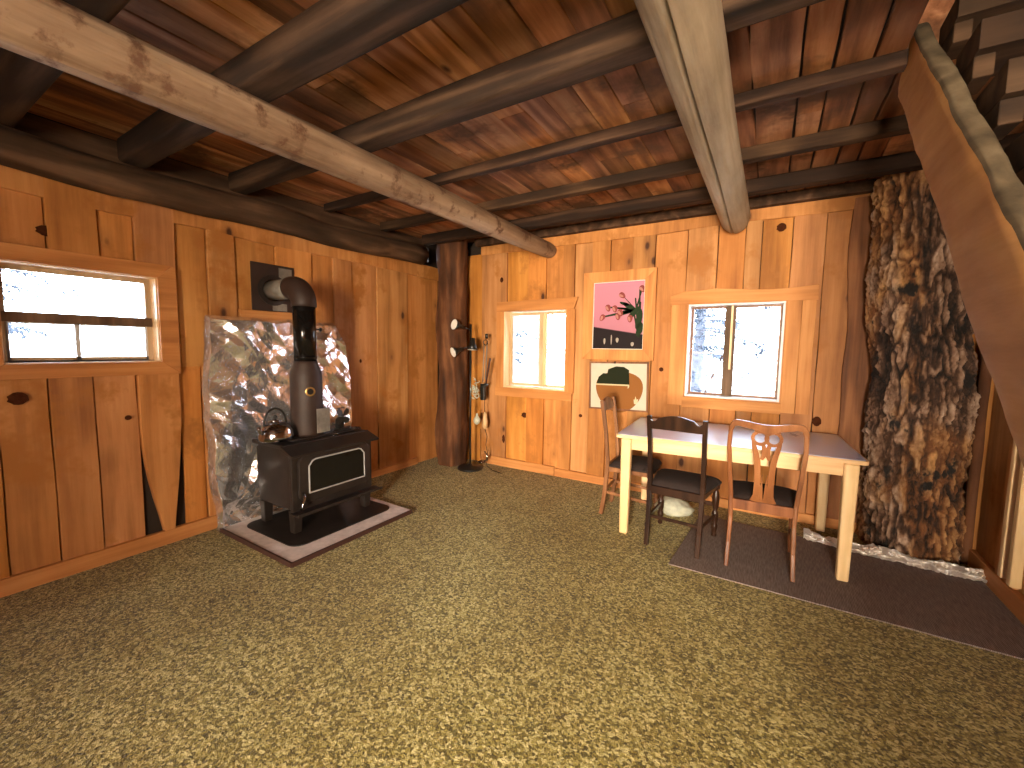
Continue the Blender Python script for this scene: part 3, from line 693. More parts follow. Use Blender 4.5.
# ---------------------------------------------------------------- chairs
def scroll_chair(lab, loc, rz, wood_, tint=(.5, .5, .5), wb=.36, wf=.43, dp=.44, hback=.965):
    """old chair: square back posts, carved crest rail, padded seat, turned front legs. Faces +y"""
    t = thing('dining_chair', lab, 'chair', loc, rz, 'dining chairs')
    for s_ in (-1, 1):
        m_ = MB().nt(tint); x_ = s_*wb/2
        prof = [(-.045, 0), (-.02, .16), (0, .40), (0, .48), (-.022, .72), (-.062, hback-.01)]
        for i in range(len(prof)-1):
            (a, za), (b, zb_) = prof[i], prof[i+1]
            m_.bar((x_*(1+.06*za), a, za), (x_*(1+.06*zb_), b, zb_+.001), .030, .034 if za < .3 else .030, up=(0,1,0))
        m_.build('back_post', wood_, t, bevel=.004)
        m_ = MB().nt(tint); fx, fy = s_*(wf/2-.025), dp-.035
        pr = [(.016, 0), (.020, .012), (.013, .03), (.020, .06), (.024, .09), (.015, .11), (.023, .135), (.023, .19), (.014, .205), (.022, .235), (.027, .30), (.020, .35), (.014, .365), (.025, .375), (.025, .42)]
        m_.lathe(pr, (fx, fy, 0), 16); m_.build('front_leg', wood_, t, smooth=True)
        m_ = MB().nt(tint); m_.bar((x_, -.02, .20), (fx, fy, .17), .016, .024); m_.build('side_stretcher', wood_, t, bevel=.003)
        m_ = MB().nt(tint); m_.bar((x_, 0, .405), (fx, fy, .405), .02, .05); m_.build('seat_rail', wood_, t, bevel=.003)
    m_ = MB().nt(tint); m_.bar((-wb/2, -.006, .405), (wb/2, -.006, .405), .02, .055); m_.build('seat_rail', wood_, t, bevel=.003)
    m_ = MB().nt(tint); m_.bar((-wf/2+.03, dp-.035, .405), (wf/2-.03, dp-.035, .405), .02, .05); m_.build('seat_rail', wood_, t, bevel=.003)
    m_ = MB().nt(tint); m_.bar((-wb/2, -.018, .21), (wb/2, -.018, .21), .014, .022); m_.build('back_stretcher', wood_, t, bevel=.003)
    m_ = MB().nt(tint); m_.bar((-wf/2+.03, dp-.035, .25), (wf/2-.03, dp-.035, .25), .016, .03); m_.build('front_stretcher', wood_, t, bevel=.003)
    # crest rail: centre hump, two shoulder scrolls
    half = wb/2*1.05; N = 28; topl = []
    for i in range(N+1):
        q = i/N*2-1; a = abs(q)
        z = hback-.005-.028*math.sin(min(1, (1-a)/.36)*PI)*(a > .62) + (.022*math.cos(a/.62*PI/2)**1.2 if a <= .62 else 0) - (.010 if a > .97 else 0)
        topl.append((q*half, z-.012))
    poly = [(-half, hback-.100), (half, hback-.100)] + list(reversed(topl))
    m_ = MB().nt(tint); m_.prism(poly, (0, -.045, 0), (1,0,0), (0,.0,1), .020)
    for i, p in enumerate(m_.v): m_.v[i] = (p[0], p[1]-(p[2]-(hback-.1))*.16, p[2])
    m_.build('crest_rail', wood_, t, bevel=.004)
    # padded seat
    m_ = MB()
    def fn(a, b):
        x_ = (a*2-1); y_ = b; w_ = (wb+.02+(wf-wb)*y_)/2
        dome = (1-abs(x_)**4)*(1-abs(2*y_-1)**4)
        cr = .035*(max(0, abs(x_)-.8)/.2)**2*(1 if y_ > .5 else 0)
        return Vector((x_*w_, .012+(dp-.012)*y_-cr*(y_ > .8), .432+.045*dome**.5 if dome > 0 else .432))
    m_.grid(fn, 20, 20)
    edge = [fn(i/20, 0) for i in range(21)]+[fn(1, i/20) for i in range(1, 21)]+[fn(1-i/20, 1) for i in range(1, 21)]+[fn(0, 1-i/20) for i in range(1, 20)]
    k = len(edge); m_.add(edge+[p-Vector((0,0,.012)) for p in edge], [(i, (i+1) % k, (i+1) % k+k, i+k) for i in range(k)]+[tuple(range(k, 2*k))])
    m_.build('seat', 'seat', t, smooth=True)
    return t
scroll_chair('dark wooden chair with carved crest rail, back to camera, pushed up to the table', (-.505, 3.045, 0), math.radians(-4), 'dark', wb=.345, wf=.45, dp=.43, hback=.955)
scroll_chair('medium-brown chair standing at the left end of the table, seat towards it', (-1.115, 3.545, 0), math.radians(-87), 'brown', wb=.325, wf=.39, dp=.385, hback=.985, tint=(.7, .6, .4))

def splat_chair(lab, loc, rz):
    t = thing('dining_chair', lab, 'chair', loc, rz, 'dining chairs'); W_ = 'splat'
    H = .975; wb, wf, dp = .355, .44, .43
    for s_ in (-1, 1):
        m_ = MB().nt(); pts = [(s_*(wb/2+.005), -.05, 0), (s_*wb/2, -.022, .16), (s_*(wb/2-.004), -.004, .33), (s_*wb/2, 0, .46), (s_*(wb/2+.014), -.015, .62), (s_*(wb/2+.026), -.04, .80), (s_*(wb/2+.022), -.055, .905), (s_*(wb/2+.008), -.06, .94)]
        for i in range(len(pts)-1): m_.bar(pts[i], (Vector(pts[i+1])+(Vector(pts[i+1])-Vector(pts[i]))*.03), .026, .03, up=(0,1,0))
        m_.build('back_post', W_, t, bevel=.006)
        m_ = MB().nt(); m_.bar((s_*(wf/2-.03), dp-.04, 0), (s_*(wf/2-.03), dp-.04, .43), .028, .028, up=(0,1,0), w2=.038, h2=.038); m_.build('front_leg', W_, t, bevel=.004)
        m_ = MB().nt(); m_.bar((s_*wb/2, 0, .41), (s_*(wf/2-.03), dp-.04, .41), .02, .055); m_.build('seat_rail', W_, t, bevel=.003)
        m_ = MB().nt(); m_.bar((s_*wb/2, -.015, .19), (s_*(wf/2-.03), dp-.04, .17), .014, .022); m_.build('side_stretcher', 'dark', t, bevel=.003)
    m_ = MB().nt(); m_.bar((-wb/2, -.004, .415), (wb/2, -.004, .415), .02, .065); m_.build('seat_rail', W_, t, bevel=.003)
    m_ = MB().nt(); m_.bar((-wf/2+.03, dp-.04, .41), (wf/2-.03, dp-.04, .41), .02, .055); m_.build('seat_rail', W_, t, bevel=.003)
    # yoke crest rail
    N = 32; h2 = wb/2+.034; tp = []; bt = []
    for i in range(N+1):
        q = i/N*2-1; a = abs(q); z = H-.018 + .020*math.sin(min(1, a/.8)*PI*.5)**2 - (.05*((a-.82)/.18)**2 if a > .82 else 0)
        zb_ = .905 + .032*min(1, a/.75) - (.055*((a-.78)/.22)**1.5 if a > .78 else 0)
        if a < .3: zb_ -= .012*math.cos(a/.3*PI/2)
        tp.append((q*h2, z)); bt.append((q*(h2-.001 if a > .99 else h2), min(zb_, z-.010)))
    m_ = MB().nt(); m_.prism(bt+list(reversed(tp)), (0, -.050, 0), (1,0,0), (0,0,1), .022)
    for i, p in enumerate(m_.v): m_.v[i] = (p[0], p[1]-(p[2]-.9)*.15, p[2])
    m_.build('crest_rail', W_, t, bevel=.005)
    # pierced splat made of two mirrored ribbons
    m_ = MB().nt()
    def ribbon(pts, ws):
        L_ = []; R_ = []
        for i, p in enumerate(pts):
            p = Vector((p[0], p[1])); d = Vector(pts[min(i+1, len(pts)-1)])-Vector(pts[max(i-1, 0)]); d.normalize(); n_ = Vector((-d.y, d.x))
            L_.append(p+n_*ws[i]/2); R_.append(p-n_*ws[i]/2)
        for i in range(len(pts)-1):
            poly = [L_[i], R_[i], R_[i+1], L_[i+1]]
            vs_ = []
            for yo in (-.006, .006):
                for q in poly: vs_.append(Vector((q.x, -.05*((q.y-.43)/.5)**1.0+.0+yo, q.y)))
            m_.add(vs_, [(0,1,2,3),(7,6,5,4),(0,4,5,1),(1,5,6,2),(2,6,7,3),(3,7,4,0)])
    for s_ in (-1, 1):
        ribbon([(s_*.036+.040*math.cos(k*PI/10), .868+.040*math.sin(k*PI/10)) for k in range(21)], [.020]*21)
        ribbon([(s_*.070, .845), (s_*.066, .815), (s_*.054, .77), (s_*.044, .72), (s_*.038, .64), (s_*.036, .56), (s_*.036, .49), (s_*.044, .448)], [.022, .026, .030, .034, .034, .036, .042, .060])
        ribbon([(s_*.020, .835), (s_*.010, .80), (s_*.010, .76), (s_*.022, .73)], [.02, .026, .026, .020])
        ribbon([(s_*.045, .935), (s_*.050, .905)], [.05, .04])
        ribbon([(s_*.012, .63), (s_*.012, .55), (s_*.012, .448)], [.002, .012, .026])
    m_.build('splat', W_, t, bevel=.002)
    m_ = MB()
    def fn(a, b):
        x_ = a*2-1; w_ = (wb-.01+(wf-wb)*b)/2; dome = max(0, (1-abs(x_)**4)*(1-abs(2*b-1)**4))
        return Vector((x_*w_, .012+(dp-.02)*b, .436+.04*dome**.5))
    m_.grid(fn, 18, 18); edge = [fn(i/18, 0) for i in range(19)]+[fn(1, i/18) for i in range(1, 19)]+[fn(1-i/18, 1) for i in range(1, 19)]+[fn(0, 1-i/18) for i in range(1, 18)]
    k = len(edge); m_.add(edge+[p-Vector((0,0,.012)) for p in edge], [(i, (i+1) % k, (i+1) % k+k, i+k) for i in range(k)]+[tuple(range(k, 2*k))])
    m_.build('seat', 'seat', t, smooth=True)
splat_chair('reddish-brown chair with a pierced splat and rounded yoke crest, back to camera', (.020, 3.045, 0), math.radians(1))

# pale cloth bag on the floor below the chairs
m_ = MB()
def fn(a, b):
    th = a*2*PI; ph = b*PI; d = Vector((math.sin(ph)*math.cos(th), math.sin(ph)*math.sin(th), math.cos(ph)))
    k = 1+.12*noise.noise(d*2.2+Vector((3, 0, 0))); return Vector((d.x*.155*k, d.y*.10*k, max(.0, .055+d.z*.088*k*(1-.35*max(0, d.x)))))
m_.grid(fn, 40, 24, closeu=True); o = tag(m_.build('cloth_bag', 'bag', smooth=True, loc=(-.62, 3.72, .003)), 'pale rounded cloth bundle on the floor behind the dark chair', 'bag')

# ---------------------------------------------------------------- pictures
pf = thing('framed_picture', 'framed photo of tulips on a pink background, in a wide mitred wood frame', 'picture', (-1.29, YB-.022, 1.30))
def mitre(parent, w_, h_, fw, mat, th=.03, tilt=0, n='frame'):
    for poly in (((-w_/2, 0), (w_/2, 0), (w_/2-fw, fw), (-w_/2+fw, fw)), ((w_/2, 0), (w_/2, h_), (w_/2-fw, h_-fw), (w_/2-fw, fw)), ((w_/2, h_), (-w_/2, h_), (-w_/2+fw, h_-fw), (w_/2-fw, h_-fw)), ((-w_/2, h_), (-w_/2, 0), (-w_/2+fw, fw), (-w_/2+fw, h_-fw))):
        m_ = MB().nt((.5+random.random()*.2, .5, .4)); m_.prism(poly, (0, 0, 0), (1,0,0), (0,0,1), th); m_.build(n, mat, parent, bevel=.003)
mitre(pf, .72, .87, .105, 'pine_v', .034)
m_ = MB().nt(); rect_frame(m_, lambda a, z, d: Vector((a, -d, z)), -.262, .262, .098, .772, .012, .0, .022); m_.build('liner', 'white', pf)
m, nt, b = new_mat('pink_photo')
v = texco(nt, (1, 1, 1), False); sx = nd(nt, 'ShaderNodeSeparateXYZ'); nt.links.new(v, sx.inputs[0])
hz = mth(nt, 'ADD', sx.outputs[2], mth(nt, 'MULTIPLY', sx.outputs[0], .16))
nt.links.new(ramp(nt, hz, [(.285, (.012, .007, .008)), (.292, (.40, .16, .21)), (.72, (.50, .20, .27))]), b.inputs['Base Color']); b.inputs['Roughness'].default_value = .6; b.inputs['Specular IOR Level'].default_value = .15; MT['pink'] = m
for n_, c_ in (('tulip_pink', (.22, .05, .045)), ('tulip_pale', (.40, .17, .14)), ('leaf', (.018, .032, .014)), ('maroon', (.12, .02, .03)), ('refl', (.35, .30, .26)), ('vase', (.42, .20, .20)), ('d_green', (.012, .015, .006)), ('d_brown', (.22, .085, .022)), ('d_cream', (.50, .42, .26)), ('cord', (.03, .018, .012))): MT[n_] = plain(n_, c_, .7, spec=.1)
m_ = MB(); m_.box((-.25, -.010, .11), (.25, -.002, .76)); ph = m_.build('photo', 'pink', pf)
def blob(mb, cx, cz, ra, rb, y, rot=0, mi=None, n=18):
    c_, s_ = math.cos(rot), math.sin(rot); ring = []
    for i in range(n):
        t = 2*PI*i/n; a_, b_ = ra*math.cos(t), rb*math.sin(t)*(1-.25*math.sin(t)); ring.append((cx+a_*c_-b_*s_, cz+a_*s_+b_*c_))
    mb.prism(ring, (0, y, 0), (1,0,0), (0,0,1), .0012, mi)
fl = [(.030, .635, .9), (-.105, .52, .3), (-.155, .425, -.6), (-.035, .51, .2), (.0, .435, .1), (.12, .41, 0), (.225, .69, .5), (.02, .47, .4)]
m_ = MB()
for (x_, z_) in ((.20, .69), (.14, .50), (.20, .48), (.16, .60), (.21, .56)): m_.prism([(.20, .22), (.22, .22), (x_+.012, z_), (x_-.002, z_)], (0, -.0105, 0), (1,0,0), (0,0,1), .001)
for (x_, z_, rt) in fl: m_.prism([(.17, .50), (.18, .47), (x_+.006, z_-.006), (x_-.003, z_+.008)], (0, -.0107, 0), (1,0,0), (0,0,1), .001)
for (x_, z_, ra, rb, rt) in ((.10, .53, .06, .022, -.5), (.15, .46, .08, .025, .8), (.20, .40, .10, .03, 1.4), (.21, .30, .07, .03, 1.3), (.06, .55, .05, .014, -.3)): blob(m_, x_, z_, ra, rb, -.0112, rt)
m_.build('stems', 'leaf', ph)
for i, (x_, z_, rt) in enumerate(fl):
    m_ = MB(); blob(m_, x_, z_, .026, .036, -.0128, rt, 0); blob(m_, x_-.010, z_-.006, .012, .024, -.0139, rt+.3, 1)
    m_.build('tulip', ['tulip_pink', 'tulip_pale'], ph)
for (x_, z_, a_, b_) in ((-.13, .19, .010, .03), (-.06, .21, .006, .05), (.0, .20, .014, .024), (.15, .16, .016, .02)):
    m_ = MB(); blob(m_, x_, z_, a_, b_, -.0115); m_.build('reflection', 'refl', ph)

mr = thing('oval_picture', 'small dark-framed cream mat with an oval brown and green scene, below the tulip photo', 'picture', (-1.262, YB-.024, .795))
mr.rotation_euler = (0, math.radians(-1.0), 0)
m_ = MB().nt(); rect_frame(m_, lambda a, z, d: Vector((a, -d, z)), -.298, .298, 0, .485, .016, 0, .024); m_.build('frame', 'brown', mr, bevel=.003)
m_ = MB(); m_.box((-.285, -.010, .012), (.285, -.001, .473)); bd = m_.build('mat_board', 'cream', mr)
m_ = MB(); blob(m_, .01, .235, .238, .205, -.0105, 0, 0, 40); m_.build('brown_scene', 'd_brown', bd)
m_ = MB(); m_.prism([(-.222, .255), (-.20, .33), (-.15, .37), (-.11, .365), (-.10, .41), (-.02, .44), (.06, .435), (.11, .405), (.115, .26)], (0, -.0122, 0), (1,0,0), (0,0,1), .0012); m_.build('green_shape', 'd_green', bd)
m_ = MB(); m_.prism([(-.225, .248), (-.225, .262), (.115, .262), (.115, .24), (.10, .22), (.10, .248)], (0, -.0136, 0), (1,0,0), (0,0,1), .001)
m_.prism([(.165, .075), (.16, .12), (.17, .115), (.178, .15), (.188, .118), (.205, .125), (.198, .09), (.185, .07)], (0, -.0136, 0), (1,0,0), (0,0,1), .001); m_.build('cream_lines', 'd_cream', bd)
m_ = MB(); m_.lathe([(.008, 0), (.012, .01), (.005, .02)], (-.03, -.01, .478), 10, (0,-1,0)); m_.build('hanging_nail', 'cord', mr)

# ---------------------------------------------------------------- foil behind the stove
m_ = MB(); random.seed(3)
cren = [(random.uniform(1.4, 2.7), random.uniform(0, 1.65), random.uniform(0, PI), random.uniform(.15, .5)) for _ in range(46)]
FOLD = [((i_*2.399+.4) % PI, fr_*random.uniform(.85, 1.2), random.random(), .050/fr_) for i_, fr_ in enumerate((1.1, 1.5, 1.9, 2.4, 3, 3.7, 4.6, 5.8, 7.2))]
def foil(a, b):
    z = 1.60*b
    left = 1.445-.035*math.sin(b*PI)*1.0+.02*noise.noise((z*4, 1, 0)) + (.0 if b < .97 else .0)
    right = 2.66+.01*noise.noise((z*5, 3, 0)) - (.17*((b-.62)/.38)**2.2 if b > .62 else 0)
    y = left+(right-left)*a
    zz = z + .012*noise.noise((y*5, 9, 0))*(b > .9) 
    p = Vector((y*2.3, z*2.0, 0))
    wy = y+.10*noise.noise((y*2.2, z*2.2, 3)); wz = z+.10*noise.noise((y*2.2, z*2.2, 9))
    h = 0
    for (an, fr_, ph_, am) in FOLD:
        q = ((wy*math.cos(an)+wz*math.sin(an))*fr_+ph_) % 1.0
        k_ = .35 + .65*min(1, max(0, .5+1.6*noise.noise((y*1.5+ph_*9, z*1.5, an))))
        h += 1.5*am*k_*abs(2*q-1)
    h += .03*max(0, noise.noise((y*1.8, z*1.8, 2))) + .05*min(.5, abs(wy-1.84)) - .01
    ed = min(a, 1-a, (1-b))/.02
    if ed < 1: h = h*(.45+.55*ed)+ .004
    return Vector((XL+.022+h+(.04*(1-b/.12) if b < .12 else 0), y, zz+.012))
m_.grid(foil, 220, 280); tag(m_.build('foil_sheet', 'foil', recalc=False), 'large crumpled sheet of silver foil on the wall behind the wood stove', 'foil')

# ---------------------------------------------------------------- hearth, tray
ht = thing('hearth_board', 'flat grey hearth board with a dark edge, on the carpet under the stove', 'hearth', (-3.0, 1.97, 0))
m_ = MB(); m_.prism([(-.47, -.51), (.50, -.52), (.50, .53), (-.42, .56)], (0,0,.001), (1,0,0), (0,1,0), .026); m_.build('board', 'hearth', ht, bevel=.003)
m_ = MB()
P4 = [(-.47, -.51), (.50, -.52), (.50, .53), (-.42, .56)]
for i in (0, 1): m_.bar((*P4[i], .016), (*P4[i+1], .016), .014, .031)
m_.build('edge_strip', 'hearth_edge', ht)
m_ = MB(); poly = [(p[0]+.0, p[1]) for p in corner(.345, .44, .09, 6)]; m_.prism(poly, (-3.005, 2.01, .0275), (1,0,0), (0,1,0), .008)
tag(m_.build('stove_tray', 'iron', bevel=.003), 'dark metal floor plate with rounded corners between stove legs and hearth board', 'tray')

# ---------------------------------------------------------------- wood stove
ws = thing('wood_stove', 'black cast-iron wood stove with a wide glass door, standing on the hearth board', 'stove', (-3.06, 2.03, .036))
XB, XF, Y0, Y1 = -.27, .205, -.355, .355      # local
m_ = MB(); m_.box((XB, Y0+.02, .165), (XF-.03, Y1-.02, .615)); m_.build('body', 'iron', ws, bevel=.008)
m_ = MB(); m_.box((XF-.03, Y0, .145), (XF, Y1, .60)); m_.build('front_plate', 'iron', ws, bevel=.008)
# top: flat plate, stepped, with a sloping lip in front
m_ = MB(); m_.box((XB-.02, Y0-.01, .615), (XF-.07, Y1+.01, .645)); m_.build('top_plate', 'iron', ws, bevel=.006)
m_ = MB(); m_.prism([(XF-.085, .645), (XF-.085, .61), (XF+.055, .572), (XF+.065, .590)], (0, Y0-.03, 0), (1,0,0), (0,0,1), -.77); m_.build('front_canopy', 'iron', ws, bevel=.004)
m_ = MB(); m_.box((XB+.04, Y0+.10, .645), (XF-.14, Y1-.06, .662)); m_.box((-.02, .10, .662), (.06, .30, .676)); m_.build('cook_plate', 'iron', ws, bevel=.006)
# door with octagonal outline, glass, silver bead
def octo(y0, y1, z0, z1, c): return [(y0+c, z0), (y1-c, z0), (y1, z0+c), (y1, z1-c), (y1-c, z1), (y0+c, z1), (y0, z1-c), (y0, z0+c)]
m_ = MB(); m_.prism(octo(Y0+.045, Y1-.035, .215, .575, .05), (XF-.001, 0, 0), (0,1,0), (0,0,1), .024); dr = m_.build('door', 'iron', ws, bevel=.006)
g0, g1, h0, h1 = -.235, .255, .285, .530
op = [(g0, h0), (g1, h0), (g1, h1-.045), (g1-.03, h1-.008), (g1-.055, h1), (g0+.055, h1), (g0+.03, h1-.008), (g0, h1-.045)]
m_ = MB(); m_.prism(op, (XF+.022, 0, 0), (0,1,0), (0,0,1), .004); m_.build('glass', 'glass_dark', dr)
m_ = MB()
m_.tube([(XF+.028, p[0], p[1]) for p in op+[op[0]]], .0055, 6); m_.build('glass_bead', 'silver', dr)
m_ = MB(); m_.tube([(XF+.03, Y0+.07, .30), (XF+.06, Y0+.06, .27), (XF+.065, Y0+.035, .215), (XF+.06, Y0+.03, .19)], .008, 8); m_.build('handle', 'chrome', dr, smooth=True)
m_ = MB(); m_.prism([(XF-.01, .150), (XF+.105, .155), (XF+.105, .175), (XF+.095, .178), (XF+.088, .166), (XF-.01, .163)], (0, Y0-.015, 0), (1,0,0), (0,0,1), -.75); m_.build('ash_shelf', 'iron', ws, bevel=.002)
for sx in (0, 1):
    for sy in (0, 1):
        m_ = MB(); x_, y_ = (XB+.05, XF-.035)[sx], (Y0+.045, Y1-.045)[sy]; m_.bar((x_, y_, 0), (x_, y_, .166), .058, .058, up=(0,1,0), w2=.07, h2=.07); m_.build('leg', 'iron', ws, bevel=.006)
m_ = MB(); m_.tube([(XF-.05, .02+.05*k/4, .655+.016*math.sin(k/4*PI)) for k in range(5)], .006, 8); m_.build('lid_handle', 'chrome', ws, smooth=True)
m_ = MB(); m_.box((XB-.035, Y0+.03, .25), (XB-.02, Y1-.03, .58)); m_.build('heat_shield', 'iron', ws, bevel=.003)

# flue pipe
PX, PY = -3.10, 1.965
fp = thing('stove_pipe', 'dark stovepipe rising from the stove and turning into the wall', 'stovepipe', (PX, PY, .70))
m_ = MB(); m_.lathe([(.118, .0), (.12, .02), (.117, .46), (.112, .50), (.088, .56), (.086, .58)], (0,0,0), 36); lo = m_.build('lower_pipe', 'pipe_matt', fp, smooth=True)
m_ = MB(); m_.lathe([(.083, .57), (.083, 1.02)], (0,0,0), 36)
m_.lathe([(.086, .60), (.086, .615)], (0,0,0), 36); m_.build('upper_pipe', 'pipe_gloss', fp, smooth=True)
pts = []; R_ = .13; zc = 1.02
m_ = MB()
for k in range(9):
    t = PI/2*k/8; pts.append((-R_+R_*math.cos(t), 0, zc+R_*math.sin(t)))
m_.tube([(0,0,zc-.02)]+pts+[(-R_-.03, 0, zc+R_)], [.092]*11, 28)
el = m_.build('elbow', 'pipe_matt', fp, smooth=True)
m_ = MB(); m_.tube([(-R_-.02, 0, zc+R_), (XL+.03-PX, 0, zc+R_)], .080, 28); m_.build('horizontal_pipe', 'galv', fp, smooth=True)
m_ = MB(); 
m_.lathe([(.034, 0), (.036, .008), (.030, .010)], (.118*math.cos(-.35), .118*math.sin(-.35), .35), 20, (math.cos(-.35), math.sin(-.35), 0), 0)
m_.lathe([(.024, 0), (.022, .004)], (.127*math.cos(-.35), .127*math.sin(-.35), .35), 20, (math.cos(-.35), math.sin(-.35), 0), 1)
m_.build('thermometer', ['brass', 'black'], lo)
m_ = MB(); m_.tube([(.0, .08, .83), (.0, .125, .83)], .007, 8); m_.lathe([(.006, 0), (.017, .004), (.017, .014), (.006, .018)], (0, .125, .83), 12, (0,1,0)); m_.build('damper_knob', 'black', fp, smooth=True)
m_ = MB(); m_.box((.122, .00, .02), (.130, .105, .21)); m_.box((.03, .105, .02), (.130, .112, .21))
m_.build('shield_plate', 'galv', fp, bevel=.002)
# plate round the hole in the wall
wp = thing('flue_plate', 'square dark metal plate round the pipe hole, on the left wall', 'wall plate', (XL+.02, 1.975, 1.87))
m_ = MB(); m_.box((0, -.18, -.19), (.012, .175, .19)); m_.build('plate', 'pipe_matt', wp, bevel=.002)
m_ = MB(); m_.lathe([(.125, .012), (.125, .018), (.088, .022), (.088, .012)], (0, -.01, -.02), 30, (1,0,0)); m_.build('collar', 'iron', wp, smooth=False)
for q in (((.0125, -.02, -.185), (.016, .10, -.125)), ((.0125, .04, .06), (.016, .15, .17))):
    m_ = MB(); m_.box(*q); m_.build('patch', 'galv', wp)
m_ = MB().nt((.3, .5, .4)); m_.plank(lambda a, b, d: PL(b, a, d), 1.60, 1.675, 1.70, 2.30, 0, .045); struct(m_.build('trim_4', 'pine_hy'))

# kettle, fan, pan on the stove
kt = thing('kettle', 'shiny domed steel kettle at the left end of the stove top', 'kettle', (-3.09, 1.705, .701))
kt.scale = (1.08, 1.08, 1.12)
m_ = MB(); m_.lathe([(.098, 0), (.110, .006), (.112, .03), (.105, .068), (.085, .100), (.052, .119), (.034, .124)], (0,0,0), 32); m_.build('body', 'chrome', kt, smooth=True)
m_ = MB(); m_.lathe([(.036, .122), (.034, .130), (.012, .136), (.008, .142)], (0,0,0), 20); ld = m_.build('lid', 'chrome', kt, smooth=True)
m_ = MB(); m_.lathe([(.006, .142), (.013, .150), (.010, .162), (.002, .166)], (0,0,0), 14); m_.build('knob', 'black', ld, smooth=True)
m_ = MB(); m_.tube([(0, .07*math.cos(t*PI/12)*1.1, .105+.105*math.sin(t*PI/12)) for t in range(13)], .007, 8); m_.build('handle', 'black', kt, smooth=True)
m_ = MB(); m_.tube([(.02, -.08, .05), (.03, -.115, .075), (.035, -.13, .105)], [.018, .013, .010], 10); m_.build('spout', 'chrome', kt, smooth=True)

fn_ = thing('stove_fan', 'small black fan with broad blades on the stove top right of the pipe', 'fan', (-3.00, 2.185, .713))
m_ = MB(); m_.box((-.035, -.035, 0), (.035, .035, .012)); m_.build('base', 'black', fn_, bevel=.003)
for k in range(5):
    m_ = MB(); m_.box((-.022, -.026+.012*k, .012), (.022, -.022+.012*k, .075)); m_.build('fin', 'black', fn_)
m_ = MB(); m_.lathe([(.012, 0), (.016, .02), (.006, .03)], (.02, 0, .115), 14, (1,0,0)); m_.box((-.01, -.012, .07), (.02, .012, .12)); m_.build('motor', 'black', fn_)
for k in range(4):
    t = PI/4+k*PI/2; c_, s_ = math.cos(t), math.sin(t); poly = []
    for (a, b) in ((.008, -.008), (.030, -.028), (.062, -.030), (.078, -.006), (.070, .022), (.035, .022), (.010, .008)): poly.append((a*c_-b*s_, a*s_+b*c_))
    m_ = MB(); m_.prism(poly, (.042, 0, .115), (0,1,0), (0,0,1), .003)
    for i, p in enumerate(m_.v): m_.v[i] = (p[0]+.25*(p[1]*-s_+(p[2]-.115)*c_), p[1], p[2])
    m_.build('blade', 'black', fn_)
m_ = MB(); m_.tube([(-.035+.11*0-.0, -.075+.15*k/10, .17-.0*k) for k in range(11)], .004, 6); m_.build('top_wire', 'iron', fn_)
cp = thing('trivet', 'coiled iron trivet lying near the right end of the stove top', 'trivet', (-2.975, 2.315, .700))
m_ = MB(); m_.tube([(.05*(1-.07*k/3)*math.cos(k*PI/8), .05*(1-.07*k/3)*math.sin(k*PI/8), .006) for k in range(34)], .004, 6); m_.build('coil', 'iron', cp, smooth=True)
m_ = MB(); m_.lathe([(.016, 0), (.018, .012), (.008, .018)], (0, 0, .002), 14); m_.build('hub', 'iron', cp, smooth=True)

# ---------------------------------------------------------------- lamps in the far left corner
lp = thing('floor_lamp', 'black floor lamp with three small cone shades, beside the corner post', 'lamp', (-2.885, 3.82, 0))
m_ = MB(); m_.lathe([(.145, 0), (.148, .012), (.130, .026), (.03, .036), (.014, .06)], (0,0,0), 32); m_.build('base', 'black', lp, smooth=True)
m_ = MB(); m_.tube([(0,0,.03), (0,0,1.66)], .012, 12); m_.build('pole', 'black', lp, smooth=True)
def cone(parent, c_, d_, arm0, sc=1.0):
    d_ = Vector(d_).normalized(); c_ = Vector(c_)
    m_ = MB(); m_.lathe([(.022*sc, -.125*sc), (.026*sc, -.07*sc), (.034*sc, -.055*sc), (.058*sc, 0), (.055*sc, .001), (.032*sc, -.05*sc)], c_, 24, d_); s_ = m_.build('shade', 'black', parent, smooth=True)
    m_ = MB(); m_.lathe([(.001, -.012), (.053*sc, -.004), (.055*sc, .002), (.046*sc, .002), (.03*sc, -.006)], c_, 24, d_); m_.build('lamp_face', 'white', s_, smooth=True)
    m_ = MB(); m_.tube([arm0, c_-d_*.10*sc], .007, 8); m_.build('arm', 'black', parent, smooth=True)
cone(lp, (-.125, -.14, 1.655), (-.25, -.90, .18), (0, 0, 1.60), 1.05)
cone(lp, (-.14, -.14, 1.345), (-.35, -.85, -.30), (0, 0, 1.42), 1.0)
cone(lp, (.055, -.04, 1.375), (.0, -.12, -1), (0, 0, 1.47), 1.05)

sw = thing('swing_arm_lamp', 'folded swing-arm lamp with bright metal rods hanging beside the black floor lamp', 'lamp', (-2.755, 3.93, 0))
m_ = MB(); m_.tube([(.02, 0, 1.46), (.0, .0, 1.04)], .006, 8); m_.tube([(-.022, 0, 1.44), (-.035, 0, 1.0)], .006, 8); m_.build('rods', 'galv', sw, smooth=True)
m_ = MB(); m_.tube([(.03*math.cos(t*PI/8), 0, 1.46+.03*math.sin(t*PI/8)) for t in range(17)], .006, 8); m_.lathe([(.016, 0), (.018, .05), (.01, .055)], (.012, 0, 1.505), 12); m_.build('top_joint', 'black', sw, smooth=True)
m_ = MB(); m_.tube([(.02, -.02, .98), (.075, -.03, 1.24), (.085, -.03, 1.28)], [.010, .010, .014], 8); m_.build('handle_arm', 'hearth_edge', sw, smooth=True)
m_ = MB(); m_.box((-.055, -.03, .80), (.005, .02, .99)); m_.lathe([(.022, 0), (.022, .04)], (.035, -.02, .98), 12, (0,-1,0)); m_.build('bracket', 'black', sw, bevel=.008)
